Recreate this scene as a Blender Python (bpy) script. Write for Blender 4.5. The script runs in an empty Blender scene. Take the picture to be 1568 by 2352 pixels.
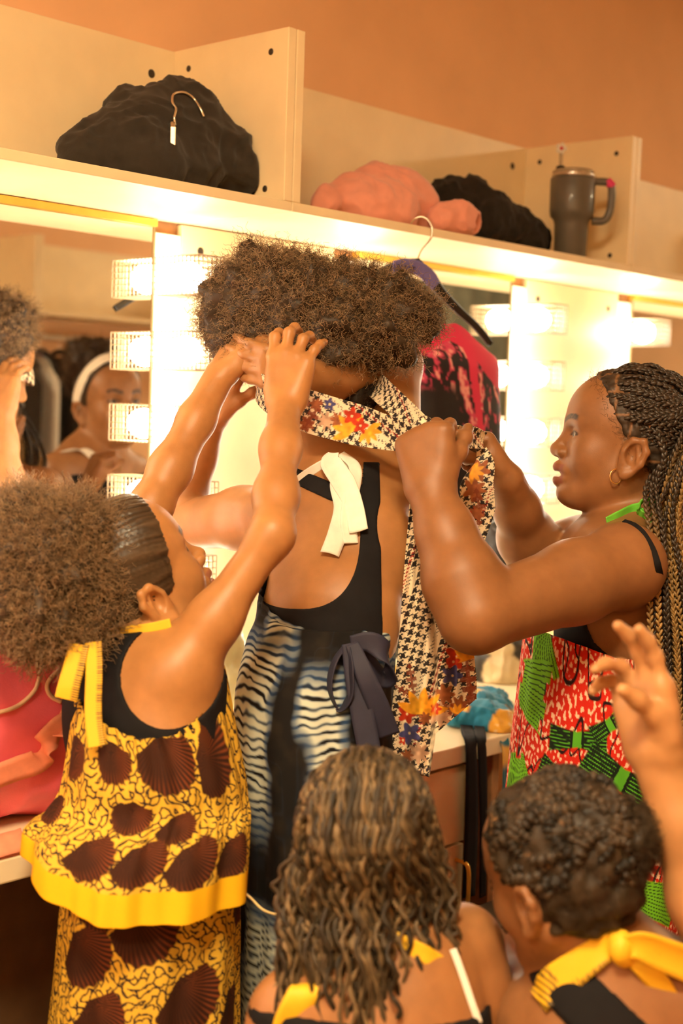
import bpy, bmesh, math, random
import numpy as np
from math import sin, cos, pi, radians
from mathutils import Matrix, Vector

# ---------------------------------------------------------------- camera
SC = bpy.context.scene
COL = SC.collection
CAM_H, FPX = 1.32, 2352 * 50 / 36
YAW, PITCH, ROLL = radians(42.2), radians(4.06), radians(1.9)
_f0 = np.array([cos(YAW), sin(YAW), 0.0]); _r0 = np.array([sin(YAW), -cos(YAW), 0.0]); _u0 = np.array([0, 0, 1.0])
FWD = _f0 * cos(PITCH) - _u0 * sin(PITCH)
_up = _u0 * cos(PITCH) + _f0 * sin(PITCH)
RGT = _r0 * cos(ROLL) + _up * sin(ROLL)
UPV = _up * cos(ROLL) - _r0 * sin(ROLL)
CAMP = np.array([0, 0, CAM_H])
cd = bpy.data.cameras.new('camera'); cam = bpy.data.objects.new('camera', cd); COL.objects.link(cam)
cd.sensor_fit = 'VERTICAL'; cd.sensor_height = 36; cd.sensor_width = 24; cd.lens = 50
cd.clip_start = 0.02
cam.matrix_world = Matrix(((RGT[0], UPV[0], -FWD[0], 0), (RGT[1], UPV[1], -FWD[1], 0), (RGT[2], UPV[2], -FWD[2], CAM_H), (0, 0, 0, 1)))
cd.dof.use_dof = True; cd.dof.focus_distance = 2.02; cd.dof.aperture_fstop = 3.5
SC.camera = cam
SC.cycles.max_bounces = 7; SC.cycles.diffuse_bounces = 4; SC.cycles.glossy_bounces = 4; SC.cycles.transmission_bounces = 4
SC.cycles.sample_clamp_indirect = 6

def at(x, y, d):
    """photo pixel + distance along the view axis -> point in the room"""
    return CAMP + d * (FWD + (x - 784) / FPX * RGT - (y - 1176) / FPX * UPV)
def cv(x, y, z):
    """direction given as right / up / towards the viewer"""
    v = x * RGT + y * UPV - z * FWD
    return v / np.linalg.norm(v)

# ---------------------------------------------------------------- world, exposure
w = bpy.data.worlds.new('world'); SC.world = w; w.use_nodes = True
w.node_tree.nodes['Background'].inputs[0].default_value = (1, .72, .42, 1)
w.node_tree.nodes['Background'].inputs[1].default_value = 0.3
SC.view_settings.view_transform = 'Standard'
SC.view_settings.look = 'None'
SC.view_settings.exposure = 1.18
SC.view_settings.gamma = 1.0
SC.view_settings.use_curve_mapping = False
BULB = (1.0, .90, .74)
BULB_STRENGTH = 20.0
FILL_STRENGTH = 52.0

# ---------------------------------------------------------------- helpers
rng = np.random.default_rng(7)
def nrm(v):
    v = np.asarray(v, float); return v / (np.linalg.norm(v, axis=-1, keepdims=True) + 1e-12)

MATS = {}
def mat(name, color=(.8, .8, .8), rough=.6, metal=0, attr=False, noise=0.0, nscale=30, bump=0.0, bscale=200, spec=.5, sheen=0, emit=None, estr=0, sss=0, coat=0):
    if name in MATS: return MATS[name]
    m = bpy.data.materials.new(name); m.use_nodes = True; nt = m.node_tree; N = nt.nodes; L = nt.links
    b = N['Principled BSDF']
    b.inputs['Base Color'].default_value = (*color, 1); b.inputs['Roughness'].default_value = rough; b.inputs['Metallic'].default_value = metal
    b.inputs['Specular IOR Level'].default_value = spec
    if sheen: b.inputs['Sheen Weight'].default_value = sheen
    if coat: b.inputs['Coat Weight'].default_value = coat
    if sss:
        b.inputs['Subsurface Weight'].default_value = sss; b.inputs['Subsurface Radius'].default_value = (1, .35, .15); b.inputs['Subsurface Scale'].default_value = .008
    tc = N.new('ShaderNodeTexCoord')
    src = None
    if attr:
        a = N.new('ShaderNodeAttribute'); a.attribute_name = 'Col'; src = a.outputs['Color']
    if noise:
        nz = N.new('ShaderNodeTexNoise'); nz.inputs['Scale'].default_value = nscale; nz.inputs['Detail'].default_value = 5
        L.new(tc.outputs['Object'], nz.inputs['Vector'])
        mp = N.new('ShaderNodeMapRange'); mp.inputs['From Min'].default_value = .3; mp.inputs['From Max'].default_value = .7
        mp.inputs['To Min'].default_value = 1 - noise; mp.inputs['To Max'].default_value = 1 + noise
        L.new(nz.outputs['Fac'], mp.inputs['Value'])
        mx = N.new('ShaderNodeMix'); mx.data_type = 'RGBA'; mx.blend_type = 'MULTIPLY'; mx.inputs[0].default_value = 1
        if src is not None: L.new(src, mx.inputs[6])
        else: mx.inputs[6].default_value = (*color, 1)
        L.new(mp.outputs['Result'], mx.inputs[7]); src = mx.outputs[2]
    if src is not None: L.new(src, b.inputs['Base Color'])
    if bump:
        nb = N.new('ShaderNodeTexNoise'); nb.inputs['Scale'].default_value = bscale; nb.inputs['Detail'].default_value = 3
        L.new(tc.outputs['Object'], nb.inputs['Vector'])
        bp = N.new('ShaderNodeBump'); bp.inputs['Strength'].default_value = bump; bp.inputs['Distance'].default_value = .002
        L.new(nb.outputs['Fac'], bp.inputs['Height']); L.new(bp.outputs['Normal'], b.inputs['Normal'])
    if emit is not None:
        b.inputs['Emission Color'].default_value = (*emit, 1); b.inputs['Emission Strength'].default_value = estr
    MATS[name] = m
    return m

def empty(name, loc, label=None, cat=None, group=None, kind=None):
    o = bpy.data.objects.new(name, None); COL.objects.link(o); o.location = loc; o.empty_display_size = .05
    tag(o, label, cat, group, kind); return o
def tag(o, label=None, cat=None, group=None, kind=None):
    if label: o['label'] = label
    if cat: o['category'] = cat
    if group: o['group'] = group
    if kind: o['kind'] = kind
    return o
def link(name, me, m, parent=None):
    o = bpy.data.objects.new(name, me); COL.objects.link(o)
    if m is not None and not me.materials: me.materials.append(m)
    if parent is not None:
        o.parent = parent
        if parent.parent is None: o.matrix_parent_inverse = Matrix.Translation(-parent.location)
    return o

def mesh(name, V, Fa, smooth=True, col=None):
    """V (n,3); Fa: array (m,3|4) or list of arrays"""
    me = bpy.data.meshes.new(name)
    V = np.asarray(V, np.float32)
    Fl = Fa if isinstance(Fa, list) else [Fa]
    Fl = [np.asarray(f, np.int32) for f in Fl if len(f)]
    nl = sum(f.size for f in Fl); nf = sum(len(f) for f in Fl)
    me.vertices.add(len(V)); me.vertices.foreach_set('co', V.ravel())
    me.loops.add(nl); me.loops.foreach_set('vertex_index', np.concatenate([f.ravel() for f in Fl]))
    me.polygons.add(nf)
    sizes = np.concatenate([np.full(len(f), f.shape[1], np.int32) for f in Fl])
    me.polygons.foreach_set('loop_start', np.concatenate([[0], np.cumsum(sizes)[:-1]]).astype(np.int32))
    me.polygons.foreach_set('use_smooth', np.full(nf, bool(smooth)))
    me.update(calc_edges=True); me.validate(verbose=False)
    if col is not None:
        c = np.ones((len(V), 4), np.float32); c[:, :3] = col
        a = me.color_attributes.new('Col', 'FLOAT_COLOR', 'POINT'); a.data.foreach_set('color', c.ravel())
    return me
def obj(name, V, Fa, m, parent=None, smooth=True, col=None):
    return link(name, mesh(name, V, Fa, smooth, col), m, parent)

def bmobj(name, build, m, parent=None, smooth=False, bevel=0.0, seg=2):
    bm = bmesh.new(); build(bm)
    if bevel: bmesh.ops.bevel(bm, geom=bm.edges[:], offset=bevel, segments=seg, affect='EDGES', profile=.5)
    me = bpy.data.meshes.new(name); bm.to_mesh(me); bm.free()
    if smooth: me.polygons.foreach_set('use_smooth', np.ones(len(me.polygons), bool))
    return link(name, me, m, parent)
def bx(bm, x0, x1, y0, y1, z0, z1):
    v = [bm.verts.new(p) for p in ((x0, y0, z0), (x1, y0, z0), (x1, y1, z0), (x0, y1, z0), (x0, y0, z1), (x1, y0, z1), (x1, y1, z1), (x0, y1, z1))]
    for f in ((0, 3, 2, 1), (4, 5, 6, 7), (0, 1, 5, 4), (1, 2, 6, 5), (2, 3, 7, 6), (3, 0, 4, 7)): bm.faces.new([v[i] for i in f])
def box(name, x0, x1, y0, y1, z0, z1, m, parent=None, bevel=.0015):
    return bmobj(name, lambda bm: bx(bm, x0, x1, y0, y1, z0, z1), m, parent, bevel=bevel)

def frames(P):
    T = nrm(np.gradient(P, axis=-2))
    ref = np.where(np.abs(T[..., 2:3]) > .85, np.array([1., 0, 0]), np.array([0, 0, 1.]))
    A = nrm(np.cross(T, ref)); B = np.cross(T, A)
    return T, A, B
def tubes(P, R, sides=4, closed_ends=False):
    """P (c,n,3) centre lines, R (c,n) radii -> V, quads"""
    P = np.asarray(P, float); R = np.asarray(R, float)
    if P.ndim == 2: P = P[None]
    if R.ndim == 1: R = R[None]
    if np.ndim(R) == 0: R = np.full(P.shape[:2], R)
    c, n, _ = P.shape
    # one consistent frame for each curve, from its overall direction (avoids twists)
    T = nrm(np.gradient(P, axis=1))
    D0 = nrm(P[:, -1] - P[:, 0] + 1e-9)
    ref = np.where(np.abs(D0[:, 2:3]) > .8, np.array([1., .3, 0]), np.array([.2, .1, 1.]))
    A = nrm(np.cross(T, ref[:, None, :])); B = np.cross(T, A)
    th = np.arange(sides) * 2 * pi / sides
    V = P[:, :, None] + R[:, :, None, None] * (np.cos(th)[None, None, :, None] * A[:, :, None] + np.sin(th)[None, None, :, None] * B[:, :, None])
    idx = np.arange(c * n * sides).reshape(c, n, sides)
    a = idx[:, :-1]; b = np.roll(idx, -1, axis=2)[:, :-1]; d = np.roll(idx, -1, axis=2)[:, 1:]; e = idx[:, 1:]
    Q = np.stack([a, b, d, e], -1).reshape(-1, 4)
    out = [Q]
    if closed_ends and sides == 4:
        out.append(idx[:, 0, ::-1]); out.append(idx[:, -1])
        out = [np.concatenate(out)]
    elif closed_ends:
        out = [Q, idx[:, 0, ::-1].reshape(-1, sides), idx[:, -1].reshape(-1, sides)]
    return V.reshape(-1, 3), out if len(out) > 1 else out[0]
def spline(pts, n):
    """Catmull-Rom through pts (k,d) -> (n,d)"""
    p = np.asarray(pts, float); k = len(p)
    if k == 2: t = np.linspace(0, 1, n)[:, None]; return p[0] * (1 - t) + p[1] * t
    q = np.concatenate([[2 * p[0] - p[1]], p, [2 * p[-1] - p[-2]]])
    u = np.linspace(0, k - 1, n); i = np.minimum(u.astype(int), k - 2); t = (u - i)[:, None]
    a, b, c, d = q[i], q[i + 1], q[i + 2], q[i + 3]
    return .5 * (2 * b + (c - a) * t + (2 * a - 5 * b + 4 * c - d) * t * t + (3 * b - a - 3 * c + d) * t ** 3)
def tube_obj(name, pts, r, m, parent=None, n=32, sides=8):
    P = spline(pts, n); R = np.interp(np.linspace(0, 1, n), np.linspace(0, 1, len(r)), r) if np.ndim(r) else np.full(n, r)
    V, Fq = tubes(P, R[None], sides, True)
    return obj(name, V, Fq, m, parent)
def lathe(name, prof, c, axis, m, parent=None, n=24, smooth=True):
    """prof: list of (r, h) along axis from point c"""
    axis = nrm(axis); ref = np.array([1., 0, 0]) if abs(axis[2]) > .8 else np.array([0, 0, 1.])
    A = nrm(np.cross(axis, ref)); B = np.cross(axis, A); th = np.arange(n) * 2 * pi / n
    pr = np.array(prof, float)
    V = np.asarray(c) + pr[:, None, 1:2] * axis + pr[:, None, 0:1] * (np.cos(th)[None, :, None] * A + np.sin(th)[None, :, None] * B)
    k = len(pr); idx = np.arange(k * n).reshape(k, n); nx = np.roll(idx, -1, 1)
    Q = np.stack([idx[:-1], nx[:-1], nx[1:], idx[1:]], -1).reshape(-1, 4)
    return obj(name, V.reshape(-1, 3), [Q, idx[:1, ::-1], idx[-1:]], m, parent, smooth)

# smooth value noise, vectorised
def _hash(i, j, k, s):
    h = (i.astype(np.int64) * 374761393 + j.astype(np.int64) * 668265263 + k.astype(np.int64) * 2147483647 + s * 144269) & 0xffffffff
    h = ((h ^ (h >> 13)) * 1274126177) & 0xffffffff
    return ((h ^ (h >> 16)) & 0xffff) / 32767.5 - 1.0
def noise3(x, y, z, s=0):
    x, y, z = np.broadcast_arrays(np.asarray(x, float), np.asarray(y, float), np.asarray(z, float))
    i, j, k = np.floor(x), np.floor(y), np.floor(z)
    f, g, h = x - i, y - j, z - k
    i, j, k = i.astype(np.int64), j.astype(np.int64), k.astype(np.int64)
    sm = lambda t: t * t * t * (t * (t * 6 - 15) + 10)
    f, g, h = sm(f), sm(g), sm(h); r = 0
    for a in (0, 1):
        for b in (0, 1):
            for c in (0, 1):
                r = r + _hash(i + a, j + b, k + c, s) * (f if a else 1 - f) * (g if b else 1 - g) * (h if c else 1 - h)
    return r
def noise2(x, y, s=0): return noise3(x, y, np.zeros(1) + .37, s)
def fbm2(x, y, s=0, o=3): return sum(noise2(x * 2 ** i, y * 2 ** i, s + i) / 2 ** i for i in range(o))
def fbm3(x, y, z, s=0, o=3): return sum(noise3(x * 2 ** i, y * 2 ** i, z * 2 ** i, s + i) / 2 ** i for i in range(o))
def sstep(a, b, x):
    t = np.clip((x - a) / (b - a), 0, 1); return t * t * (3 - 2 * t)
def blend(c, new, m):
    m = np.asarray(m)[..., None]; return c * (1 - m) + np.asarray(new, float) * m
# ---------------------------------------------------------------- room
laminate = mat('cream_laminate', (.86, .70, .43), .42, noise=.04, nscale=14, spec=.4)
edge_m = mat('laminate_edge', (.84, .70, .44), .4)
paint = mat('tan_paint', (.80, .48, .255), .75, noise=.05, nscale=5, bump=.15, bscale=300)
floor_m = mat('brown_floor', (.10, .055, .025), .5, noise=.3, nscale=18)
ceil_m = mat('ceiling_paint', (.62, .46, .28), .8, noise=.04, nscale=9)
dark_m = mat('brown_underside', (.13, .07, .03), .6, noise=.2, nscale=20)
gold_m = mat('gold_rail', (.85, .55, .10), .3, .6, noise=.05, nscale=40)
cap_m = mat('dark_screw_cap', (.03, .02, .012), .5, noise=.2, nscale=90)
wood_m = mat('raw_wood_gap', (.34, .16, .06), .7, noise=.3, nscale=25)
white_m = mat('white_strip', (.86, .82, .72), .35, noise=.03, nscale=30)
wire_m = mat('white_wire', (.34, .25, .14), .35, noise=.1, nscale=80)
mirror_m = mat('mirror_silver', (.93, .92, .88), .015, 1.0, noise=.01, nscale=3)
bulb_m = mat('lit_bulb', (1, 1, 1), .4, emit=BULB, estr=BULB_STRENGTH)

def struct(o): o['kind'] = 'structure'; return o
WY = 1.95      # face of the vanity wall
OY = -.86      # face of the opposite wall
struct(box('wall_back', -3, 7.9, WY + .02, WY + .12, 0, 2.6, paint, bevel=0))
struct(box('wall_front', -3, 5.35, OY - .1, OY, 0, 2.6, paint, bevel=0))
struct(box('wall_right', 7.8, 7.9, OY - 1.5, WY + .02, 0, 2.6, paint, bevel=0))
struct(box('wall_left', -3, -2.9, OY, WY + .02, 0, 2.6, paint, bevel=0))
struct(box('floor', -3, 7.9, OY - 1.5, WY + .12, -.05, 0, floor_m, bevel=0))
struct(box('ceiling', -3, 7.9, OY - 1.5, WY + .12, 2.6, 2.66, ceil_m, bevel=0))
# dark curtain closing the side bay beyond the opposite shelves (seen only in the mirrors)
curt_m = mat('black_curtain', (.11, .10, .065), .85, noise=.2, nscale=10)
cx = np.linspace(5.3, 7.78, 120); zz = np.linspace(.02, 2.58, 12)
Vc = np.array([[x, OY - .12 + .05 * sin(x * 34 + .6 * sin(3 * x)), z] for z in zz for x in cx])
ii = np.arange(len(Vc)).reshape(12, 120)
cq = np.stack([ii[:-1, :-1], ii[:-1, 1:], ii[1:, 1:], ii[1:, :-1]], -1).reshape(-1, 4)
cur = obj('curtain', Vc, cq, curt_m); tag(cur, 'long black curtain with soft vertical folds across the side bay', 'curtain')
sm_ = cur.modifiers.new('thick', 'SOLIDIFY'); sm_.thickness = .006

PITCHX = 1.0705
ST, SB, ZT = 1.661, 1.645, 1.94
SF = 1.667
def caps(pts, parent, r=.0065, ax=(0, -1, 0)):
    for p in pts: lathe('screw_cap', [(r, -.002), (r, .0008), (r * .75, .0016)], p, ax, cap_m, parent, 12)
def shelf_unit(x0, x1, label, face=1, y_back=WY, y_front=SF, holes=True):
    """open cubby: bottom board, back panel and two side panels; face=1 opens towards -Y"""
    root = empty('shelf_unit', ((x0 + x1) / 2, y_back, SB), label, 'shelf', 'open cubby shelves above the mirrors')
    lo, hi = (y_front, y_back) if face == 1 else (y_back, y_front)
    box('shelf_board', x0, x1, lo, hi + (.018 if face == 1 else 0), SB, ST, laminate, root)
    b0, b1 = (y_back, y_back + .018) if face == 1 else (y_back - .018, y_back)
    box('back_panel', x0, x1, b0, b1, ST, ZT, laminate, root)
    t = .0185
    box('side_panel', x0, x0 + t, lo, hi, ST, ZT, laminate, root)
    box('side_panel', x1 - t, x1, lo, hi, ST, ZT, laminate, root)
    if face == 1:
        caps([(x1 - t - .05, y_back, ZT - .048), (x0 + t + .05, y_back, ZT - .048)], root, .0075)
        caps([(x1 - t, y_back - .04, ZT - .035), (x1 - t, y_front + .04, ZT - .035), (x1 - t, y_front + .045, ST + .022)], root, .0055, (-1, 0, 0))
        caps([(x0 + t, y_back - .04, ZT - .035), (x0 + t, y_front + .04, ZT - .035)], root, .0055, (1, 0, 0))
    return root
U0 = 1.6925
SHELF_LABELS = ['cream cubby shelf holding nothing at the far left end of the vanity wall',
    'cream cubby shelf holding the dark zip jacket above the left mirror',
    'cream cubby shelf holding the pink sweatshirt and grey tumbler',
    'empty cream cubby shelf right of the grey tumbler',
    'cream cubby shelf farthest right along the vanity wall']
for k in range(-2, 3): shelf_unit(U0 + k * PITCHX + .001, U0 + (k + 1) * PITCHX - .001, SHELF_LABELS[k + 2])

# vanity wall below the shelf
def vanity_panel(x0, x1, label):
    r = empty('vanity_partition', ((x0 + x1) / 2, WY, .76), label, 'wall panel', 'cream panels between the mirrors')
    box('panel', x0, x1, WY, WY + .02, .762, 1.6425, laminate, r, .001)
    caps([(x0 + .045, WY, 1.60), (x1 - .045, WY, 1.60)], r, .0075)
def mirror(x0, x1, label):
    r = empty('mirror', ((x0 + x1) / 2, WY, .77), label, 'mirror', 'vanity mirrors')
    box('glass', x0, x1, WY - .002, WY + .018, .775, 1.632, mirror_m, r, 0)
    box('top_rail', x0 - .002, x1 + .004, WY - .010, WY + .018, 1.6305, 1.6435, gold_m, r, .001)
    box('bottom_rail', x0 - .002, x1 + .002, WY - .008, WY + .018, .762, .775, gold_m, r, .001)
    box('edge_strip', x1, x1 + .004, WY - .004, WY + .018, .775, 1.6305, mat('mirror_edge', (.30, .22, .10), .4, .3, noise=.1), r, 0)
    box('edge_strip', x0 - .004, x0, WY - .004, WY + .018, .775, 1.6305, MATS['mirror_edge'], r, 0)
def cage_mesh():
    """open wire basket round one bulb, opening at the strip; local: x width, -y outwards, z up"""
    w, d, h = .060, .118, .066
    P = []
    for z in np.linspace(-h / 2, h / 2, 7):                      # horizontal loops
        P.append([(-w / 2, 0, z), (-w / 2, -d, z), (w / 2, -d, z), (w / 2, 0, z)])
    V = []; Q = []; o = 0
    def add(a, b, r):
        nonlocal o
        a = np.array(a, float); b = np.array(b, float)
        v, q = tubes(np.array([a, b]), np.full((1, 2), r), 4, True); V.append(v); Q.append(q + o); o += len(v)
    for loop in P:
        for a, b in zip(loop[:-1], loop[1:]): add(a, b, .0009)
    for y in np.linspace(-.006, -d, 12):                        # uprights on the cheeks
        for x in (-w / 2, w / 2): add((x, y, -h / 2), (x, y, h / 2), .0013)
    for x in np.linspace(-w / 2, w / 2, 7)[1:-1]: add((x, -d, -h / 2), (x, -d, h / 2), .0013)
    for z in (-h / 2, h / 2):                                   # top and bottom grids
        for y in np.linspace(-.006, -d, 12): add((-w / 2, y, z), (w / 2, y, z), .0013)
        for x in np.linspace(-w / 2, w / 2, 6)[1:-1]: add((x, 0, z), (x, -d, z), .0009)
    return mesh('cage', np.concatenate(V), np.concatenate(Q), False)
def bulb_mesh():
    prof = [(.011, 0), (.012, .012), (.016, .022), (.0235, .036), (.0275, .052), (.0265, .066), (.021, .078), (.012, .085), (.004, .087)]
    n = 12; th = np.arange(n) * 2 * pi / n; pr = np.array(prof)
    V = np.stack([pr[:, None, 0] * np.cos(th), np.broadcast_to(-pr[:, None, 1], (len(pr), n)), pr[:, None, 0] * np.sin(th)], -1)
    idx = np.arange(len(pr) * n).reshape(len(pr), n); nx = np.roll(idx, -1, 1)
    Q = np.stack([idx[:-1], idx[1:], nx[1:], nx[:-1]], -1).reshape(-1, 4)
    return mesh('bulb', V.reshape(-1, 3), [Q, idx[-1:], idx[:1, ::-1]])
CAGE, BULBM = cage_mesh(), bulb_mesh()
CAGE.materials.append(wire_m); BULBM.materials.append(bulb_m)
LZ = [1.545 - .1295 * i for i in range(6)]
def light_strip(x0, x1, label):
    xc = (x0 + x1) / 2
    r = empty('vanity_light_strip', (xc, WY, .762), label, 'light strip', 'columns of caged vanity bulbs')
    box('mounting_strip', x0 + .001, x1 - .001, WY + .001, WY + .018, .762, 1.6225, white_m, r, .001)
    box('gap_block', x0 + .001, x1 - .001, WY + .012, WY + .018, 1.6235, 1.6445, wood_m, r, 0)
    for z in LZ:
        c = link('cage', CAGE, None, r); c.location = (xc, WY, z)
        link('bulb', BULBM, None, c)
MX0, MX1, SW, PW = 2.172, 2.704, .068, .4145
names = {-2: ('farthest left', 'off the left end'), -1: ('left', 'above the pink bag'), 0: ('middle', 'behind the hanging pink garment'), 1: ('right', 'behind the braided girl'), 2: ('far right', 'beyond the braided girl')}
for k in range(-2, 3):
    x = MX0 + k * PITCHX
    a, bq = names[k]
    mirror(x, x + MX1 - MX0, 'frameless vanity mirror with a gold top rail, %s one, %s' % (a, bq))
    light_strip(x - SW, x, 'column of caged white bulbs at the left edge of the %s mirror' % a)
    light_strip(x + MX1 - MX0, x + MX1 - MX0 + SW, 'column of caged white bulbs at the right edge of the %s mirror' % a)
    vanity_panel(x + MX1 - MX0 + SW + .0005, x + PITCHX - SW - .0005, 'cream laminate panel with screw caps right of the %s mirror' % a)

# worktop and cabinets
top_m = mat('cream_worktop', (.82, .70, .46), .3, noise=.04, nscale=10)
ct = box('countertop', -2.85, 6.5, 1.44, WY + .02, .728, .76, top_m, bevel=.003)
tag(ct, 'long cream laminate worktop running under the mirrors', 'countertop')
def cabinet(x0, x1, label):
    r = empty('drawer_cabinet', ((x0 + x1) / 2, 1.7, 0), label, 'cabinet', 'drawer cabinets under the worktop')
    box('body', x0, x1, 1.475, WY - .02, .0, .724, dark_m, r)
    fr = mat('drawer_front', (.86, .66, .38), .45, noise=.04, nscale=12)
    for z0, z1 in ((.585, .718), (.02, .580)):
        d = box('drawer_front', x0 + .002, x1 - .002, 1.455, 1.475, z0, z1, fr, r, .0015)
        xh = x1 - .022
        if z0 < .1: tube_obj('handle', [(xh, 1.455, .555), (xh, 1.43, .55), (xh, 1.426, .515), (xh, 1.43, .475), (xh, 1.455, .47)], .004, gold_m, d, 20, 8)
cabinet(1.41, 1.95, 'pale drawer cabinet with a brass handle under the worktop behind the hanging straps')
cabinet(3.45, 4.03, 'pale drawer cabinet under the worktop behind the braided girl')
for i, x in enumerate((2.045, 3.42, 1.38)):
    s = box('support_panel', x, x + .02, 1.47, WY - .02, 0, .727, wood_m)
    tag(s, ['brown upright panel under the worktop beside the hanging straps', 'brown upright panel beside the second drawer cabinet', 'brown upright panel under the worktop behind the girl in blue'][i], 'panel')
mp_ = box('modesty_panel', -2.8, 1.37, 1.60, 1.62, .0, .727, dark_m); tag(mp_, 'dark brown board closing the space under the left worktop', 'panel')

# opposite side of the room (seen in the mirrors)
OPP = ['cream cubby shelf on the opposite wall, first of its row', 'cream cubby shelf on the opposite wall, second of its row', 'cream cubby shelf on the opposite wall, third of its row', 'cream cubby shelf on the opposite wall, fourth of its row', 'cream cubby shelf on the opposite wall, last before the black curtain']
for k in range(5):
    u = shelf_unit(-.02 + k * 1.0705, -.02 + (k + 1) * 1.0705 - .002, OPP[k], face=-1, y_back=OY + .02, y_front=OY + .30)
    u['group'] = 'open cubby shelves on the opposite wall'
steel = mat('brushed_steel', (.75, .73, .68), .3, 1, noise=.05, nscale=60)
tube_obj('hanging_rail', [(-.01, OY + .15, 1.57), (5.3, OY + .15, 1.57)], .0125, steel)
bpy.data.objects['hanging_rail']['label'] = 'steel hanging rail below the opposite shelves'; bpy.data.objects['hanging_rail']['category'] = 'rail'
# unseen fill lights added at the ceiling to brighten the figures and upper wall
for i, x in enumerate((-1.5, .15, 5.6)):
    r = empty('ceiling_fill_light', (x, .25, 2.6), 'added square fill light at the ceiling, number %s from the left end' % ['one', 'two', 'three'][i], 'added fill light', 'added fill lights along the ceiling')
    box('frame', x - .25, x + .25, .0, .5, 2.575, 2.6, white_m, r, .002)
    box('diffuser', x - .22, x + .22, .03, .47, 2.570, 2.576, mat('lit_fill_diffuser', (1, 1, 1), .5, emit=(1, .80, .49), estr=FILL_STRENGTH), r, 0)
# ---------------------------------------------------------------- implicit-surface bodies
def axis_pts(lo, hi, h, zones=()):
    xs = [lo]
    while xs[-1] < hi:
        x = xs[-1]; s = h
        for a, b, hh in zones:
            if a - .02 <= x <= b: s = min(s, hh)
        xs.append(x + s)
    return np.array(xs, np.float32)
def cap(a, b, ra, rb, k=.012, op='u', n=None, s=1.0): return ('cap', np.asarray(a, float), np.asarray(b, float), ra, rb, k, op, n, s)
def ell(c, r, R=None, k=.012, op='u'): return ('ell', np.asarray(c, float), np.asarray(r, float) * np.ones(3), np.eye(3) if R is None else np.asarray(R, float), k, op)
def chain(pts, rad, k=.012, n=None, s=1.0):
    return [cap(pts[i], pts[i + 1], rad[i], rad[i + 1], k, 'u', n, s) for i in range(len(pts) - 1)]
def eval_prim(p, X, Y, Z):
    if p[0] == 'cap':
        _, a, b, ra, rb, k, op, n, s = p
        ba = b - a; L2 = max(ba @ ba, 1e-12)
        px, py, pz = X - a[0], Y - a[1], Z - a[2]
        h = np.clip((px * ba[0] + py * ba[1] + pz * ba[2]) / L2, 0, 1)
        qx, qy, qz = px - h * ba[0], py - h * ba[1], pz - h * ba[2]
        if n is not None and s != 1.0:
            qn = qx * n[0] + qy * n[1] + qz * n[2]; g = qn * (1 / s - 1)
            qx, qy, qz = qx + g * n[0], qy + g * n[1], qz + g * n[2]
            q = np.sqrt(qx * qx + qy * qy + qz * qz); r = ra + (rb - ra) * h
            # scale distances back along the flattened axis
            w = np.abs(qn) / s / (q + 1e-9)
            return (q - r) * (1 - w * (1 - s))
        return np.sqrt(qx * qx + qy * qy + qz * qz) - (ra + (rb - ra) * h)
    _, c, r, R, k, op = p
    px, py, pz = X - c[0], Y - c[1], Z - c[2]
    u = [px * R[0, i] + py * R[1, i] + pz * R[2, i] for i in range(3)]
    k0 = np.sqrt(sum((u[i] / r[i]) ** 2 for i in range(3))); k1 = np.sqrt(sum((u[i] / r[i] ** 2) ** 2 for i in range(3))) + 1e-9
    return k0 * (k0 - 1) / k1
def prim_box(p):
    if p[0] == 'cap':
        m = max(p[3], p[4]); return np.minimum(p[1], p[2]) - m, np.maximum(p[1], p[2]) + m
    m = p[2].max(); return p[1] - m, p[1] + m
def smin(a, b, k):
    h = np.maximum(k - np.abs(a - b), 0) / k; return np.minimum(a, b) - h * h * k * .25
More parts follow.
